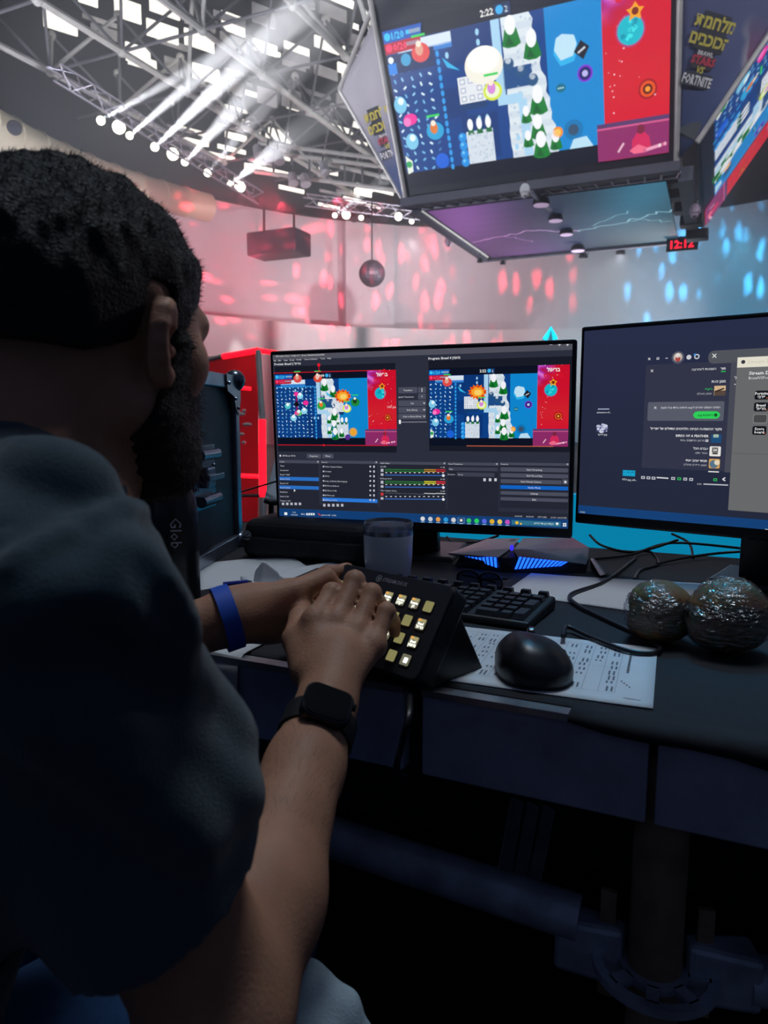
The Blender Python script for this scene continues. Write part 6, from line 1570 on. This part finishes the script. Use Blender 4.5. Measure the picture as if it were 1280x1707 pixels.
cl2 = SL+(ELL-SL)*.8; cut_near(SL+(ELL-SL)*.6, ual, cl2, .12)
cp_ = NB+UP*.035; cn_ = (UP*.86+tF*.5).normalized()
S_.a = np.maximum(S_.a, -cone_d(ax3, A_(NB+UP*.026-tF*.0), A_(NB+UP*.13+tF*.06), .063, .10))
m_shirt = mat('dark slate cotton', '394a54', .9, var=.08, scale=90, bump=.35, bscale=900, sheen=.25, spec=.15)
V, F = S_.mesh(); V = smooth(V, F, 2, .5)
shirt = np_mesh('t_shirt', V, F, m_shirt, person)
shirt['label'] = 'dark slate cotton T-shirt'

# ---- hair and beard
def noise3(V, f, seed):
    r = np.random.RandomState(seed); o = np.zeros(len(V))
    for _ in range(10):
        d = r.normal(size=3); d /= np.linalg.norm(d); o += np.sin(V@d*f*r.uniform(.6, 1.6)+r.uniform(0, 6.3))
    return o/4
Hh_ = Field(HC-Vector((.16, .16, .15)), HC+Vector((.16, .16, .18)), .003)
g3 = np.meshgrid(*Hh_.ax, indexing='ij'); rel = np.stack([g3[i]-HC[i] for i in range(3)], -1); loc = rel@HR.T; lr, lf, lu = loc[..., 0], loc[..., 1], loc[..., 2]
Hh_.ell(hp(0, -.012, .028), HR, (.0835, .108, .091), .02); Hh_.ell(hp(0, -.045, -.005), HR, (.070, .062, .075), .03)
line = np.where(lf < -.012, -.036+.45*np.clip(lf+.045, 0, 1), np.where(lf < .012, .026, np.where(lf < .044, -.034, .012+(lf-.044)*1.1)))
Hh_.a = np.maximum(Hh_.a, (line-lu).astype(np.float32)*.7); Hh_.a = Hh_.a+(np.clip((line+.03-lu)/.03, 0, 1)*.0025).astype(np.float32)
Hh_.a = np.maximum(Hh_.a, (lf-.082).astype(np.float32))
# thin the sides so the fade lies close to the head
side = np.clip((.06-lu)/.07, 0, 1)*.0030; Hh_.a = Hh_.a+side.astype(np.float32)
V, F = Hh_.mesh(); V = smooth(V, F, 2); 
nv = V-np.array(HC); nl = nv/np.linalg.norm(nv, axis=1)[:, None]
top = np.clip((nv@HR[2]-.0)/.06, 0, 1)
V = V+nl*(noise3(V, 420, 1)*.0016*top+noise3(V, 180, 2)*.002*top)[:, None]
m_hair = mat('near-black hair', '14161e', .55, var=.3, scale=300, bump=.8, bscale=420, spec=.4)
hair = np_mesh('hair', V, F, m_hair, person)
# short strands that break up the outline
def strands(V, nl, count, length, r, lean_v, name, parent, m, seed, wt=None):
    rs = np.random.RandomState(seed); p = None
    if wt is not None: p = wt/wt.sum()
    ids = rs.choice(len(V), count, p=p); b = MB()
    for i in ids:
        o = Vector(V[i]); n = Vector(nl[i]); j = Vector(rs.normal(size=3)*.45); d = (n*.75+j+lean_v*.5).normalized(); L_ = length*rs.uniform(.5, 1.25)
        x, y = perp(d); q = [o-n*.001+x*r, o-n*.001-x*r*.5+y*r*.87, o-n*.001-x*r*.5-y*r*.87]; bend = (d+lean_v*.6+Vector(rs.normal(size=3)*.25)).normalized()
        mid_ = o+d*L_*.5; q2 = [mid_+(v_-o)*.6 for v_ in q]; tip = mid_+bend*L_*.5
        b.add(q+q2+[tip], [(0, 1, 4, 3), (1, 2, 5, 4), (2, 0, 3, 5), (3, 4, 6), (4, 5, 6), (5, 3, 6)])
    return tag(b.build(name, m, parent, fix=False), kind='stuff')
strands(V, nl, 8000, .0055, .0003, hF*.8+UP*.1, 'hair_strand', hair, m_hair, 3, top+.02)
Bd = Field(HC-Vector((.16, .16, .20)), HC+Vector((.16, .16, .08)), .003)
g3 = np.meshgrid(*Bd.ax, indexing='ij'); rel = np.stack([g3[i]-HC[i] for i in range(3)], -1); loc = rel@HR.T; lr, lf, lu = loc[..., 0], loc[..., 1], loc[..., 2]
Bd.ell(hp(0, .030, -.034), HR, (.0665, .0715, .092), .03); Bd.ell(hp(0, .048, -.084), HR, (.052, .050, .044), .03)
for s in (-1, 1): Bd.cone(hp(s*.060, .006, -.06), hp(s*.030, .074, -.102), .018, .019, .025); Bd.cone(hp(s*.070, .030, -.005), hp(s*.062, .022, -.06), .009, .014, .02)
up_lim = np.where(lf < .04, .012-.5*np.abs(lf-.03), .007-(lf-.04)*1.25)
Bd.a = np.maximum(Bd.a, (lu-up_lim).astype(np.float32)*.8); Bd.a = np.maximum(Bd.a, (.010-lf+.35*np.clip(-.045-lu, -.1, .05)*-1*0-.3*np.clip(-lu-.04, 0, .06)).astype(np.float32)); 
V, F = Bd.mesh(); V = smooth(V, F, 2); nv = V-hp(0, .02, -.03); nl = nv/np.linalg.norm(nv, axis=1)[:, None]
V = V+nl*(noise3(V, 480, 4)*.0012)[:, None]
m_beard = mat('dark brown beard', '1d1816', .6, var=.3, scale=300, bump=.8, bscale=450)
beard = np_mesh('beard', V, F, m_beard, person)
strands(V, nl, 5000, .008, .00032, -UP*.5, 'beard_strand', beard, m_beard, 6)
for s in (-1, 1): MB().ball(hp(s*.031, .0825, .001), .0118, .0118, .0118, 12, 10).build('eye', mat('eye white', 'd8d4d0', .2, var=.02), person, smooth='all')

# fine dark hair on the forearms
def arm_hair(a, b, ra, rb, cnt, seed):
    rs = np.random.RandomState(seed); m = MB(); d = (b-a).normalized(); x, y = perp(d)
    for _ in range(cnt):
        t = rs.uniform(0, 1); th_ = rs.uniform(0, 2*PI); n = x*math.cos(th_)+y*math.sin(th_); p = a.lerp(b, t)+n*(ra+(rb-ra)*t-.003)
        q = (d*.8+n*.55+Vector(rs.normal(size=3)*.35)).normalized(); L_ = rs.uniform(.008, .016); w = d.cross(n)*.00012
        m.add([p-w, p+w, p+q*L_], [(0, 1, 2)])
    return tag(m.build('arm_hair', m_hair, body, fix=False), kind='stuff')
arm_hair(EL.lerp(WR, .35), EL.lerp(WR, .86), .043, .030, 900, 1)
arm_hair(ELL.lerp(LW, .45), ELL.lerp(LW, .9), .040, .030, 400, 2)

# ---- trousers and shoes
lo2 = (PV.x-.35, PV.y-.3, .02)
lF = Vector((math.sin(math.radians(26)), math.cos(math.radians(26)), 0)); lR = Vector((lF.y, -lF.x, 0))
kneeR = PV+lR*.14+lF*.43; kneeR.z = .52; kneeL = PV-lR*.16+lF*.43; kneeL.z = .52
footR = kneeR+lF*.02; footL = kneeL+lF*.02
T_ = Field((min(PV.x, kneeL.x)-.28, PV.y-.25, .03), (max(PV.x, kneeR.x)+.22, kneeL.y+.2, .75), .006)
hipR = PV+lR*.085-UP*.03; hipL = PV-lR*.085-UP*.03
T_.ell(PV-UP*.02, TRo, (.178, .145, .11), .04)
for h_, k_, f_ in ((hipR, kneeR, footR), (hipL, kneeL, footL)):
    T_.cone(A_(h_), A_(k_), .092, .066, .05); T_.cone(A_(k_), A_(Vector((f_.x, f_.y, .10))), .062, .052, .04)
V, F = T_.mesh(); V = smooth(V, F, 2); V = V+noise3(V, 40, 9)[:, None]*.003*np.array([[.5, .5, 1]])
m_jean = mat('blue denim', '2f5688', .9, var=.12, scale=120, bump=.3, bscale=700)
np_mesh('trousers', V, F, m_jean, person)
for f_ in (footR, footL):
    b = MB(); base = Vector((f_.x, f_.y, 0))
    hull([base+tF*x+tR*y+UP*z_ for x, y, z_ in ((-.06, -.035, 0), (-.06, .035, 0), (.17, -.045, 0), (.17, .045, 0), (.21, 0, 0), (.20, 0, .04), (.12, -.035, .07), (.12, .035, .07), (-.05, -.03, .11), (-.05, .03, .11), (.05, -.03, .11), (.05, .03, .11), (-.07, 0, .02))], 'shoe', m_plastic2, person, .008)
# pale garment bunched on the lap
m_lap = mat('pale washed cotton', '9fb0bb', .9, var=.08, scale=60, bump=.2, bscale=500)
LC = W(525, 1690, .60)
Lp = Field(LC-Vector((.14, .12, .12)), LC+Vector((.14, .12, .09)), .004)
for a, b, r in (((480, 1720, .60), (503, 1640, .60), .022), ((510, 1700, .60), (530, 1655, .61), .020), ((540, 1720, .60), (575, 1680, .60), .018), ((480, 1740, .58), (590, 1735, .60), .026), ((460, 1690, .58), (488, 1650, .60), .02)): Lp.cone(A_(W(*a)), A_(W(*b)), r, r*.8, .016)
V, F = Lp.mesh(); V = smooth(V, F, 2); V = V+noise3(V, 90, 5)[:, None]*.0015
o = np_mesh('bunched_garment', V, F, m_lap, None, origin=(LC.x, LC.y, LC.z-.06)); tag(o, 'pale bunched garment on the lap under the elbow', 'garment')

# ---- watch and paper wristband
m_strap = mat('black watch strap', '14151b', .55, var=.1); m_wcase = mat('dark watch case', '2a2c34', .25, .6, var=.05); m_wglass = mat('black watch glass', '0b0c10', .06, var=.02, coat=.6)
wc_ = WR-fa*.034; wa = thing('smart_watch', wc_, 'black square smart watch on the wrist of the pressing hand', 'watch')
def band(c, ax, n1, n2, r1, r2, w, t, m, parent, name, nn=40):
    b = MB(); vs = []
    for i in range(nn):
        a = 2*PI*i/nn
        for rr_, ww in ((0, -w/2), (0, w/2), (t, w/2), (t, -w/2)): vs.append(c+n1*((r1+rr_)*math.cos(a))+n2*((r2+rr_)*math.sin(a))+ax*ww)
    b.add(vs, [(i*4+k, ((i+1) % nn)*4+k, ((i+1) % nn)*4+(k+1) % 4, i*4+(k+1) % 4) for i in range(nn) for k in range(4)])
    return b.build(name, m, parent, smooth=True)
wd = (dors*.92-lat*.0+UP*.10).normalized(); wd = (wd-fa*wd.dot(fa)).normalized(); wl = fa.cross(wd)
band(wc_, fa, wl, wd, .0315, .0275, .024, .003, m_strap, wa, 'strap')
fcw = wc_+wd*.034
q = [fcw+wl*(x-.0225)+fa*(y-.0195) for x, y in rr_poly(.045, .039, .010)]
MB().prism([p-wd*.006 for p in q], wd*.011).build('case', m_wcase, wa, smooth=True, bevel=.0025)
q = [fcw+wl*(x-.020)+fa*(y-.017)+wd*.0052 for x, y in rr_poly(.040, .034, .0085)]
MB().prism(q, wd*.0012).build('glass', m_wglass, wa, bevel=.0008)
MB().lathe(fcw+wl*.0225+fa*.008, wl, [(.0035, 0), (.0035, .0022), (.003, .0028)], 12).build('crown', m_wcase, wa, smooth=True)
bw = LW-fl*.006
wb = band(bw, fl, lside, ldors, .0335, .0365, .0185, .0006, mat('blue paper band', '1e55c8', .6, var=.06, scale=40), None, 'wristband')
tag(wb, 'bright blue paper wristband on the far wrist', 'wristband')

# ---- stool under the person
sz = T_.ax[2][0]; seat_z = PV.z-.13
stl = thing('stool', (PV.x, PV.y, 0), 'dark round stool the person sits on', 'stool')
MB().lathe((PV.x, PV.y, seat_z-.05), UP, [(.15, 0), (.19, .01), (.195, .04), (.18, .055), (.05, .05)], 32).build('seat', m_plastic2, stl, smooth=True)
MB().tube([(PV.x, PV.y, .05), (PV.x, PV.y, seat_z-.05)], .028, 14).build('column', m_edge, stl, smooth=True)
for i in range(5):
    a = 2*PI*i/5; e = Vector((PV.x+.26*math.cos(a), PV.y+.26*math.sin(a), .05)); MB().tube([(PV.x, PV.y, .08), e], [.022, .015], 8).build('foot', m_plastic, stl, smooth=True)
    MB().ball(e-UP*.025, .024, .024, .025, 10, 8).build('caster', m_plastic, stl, smooth=True)

build_canvases()
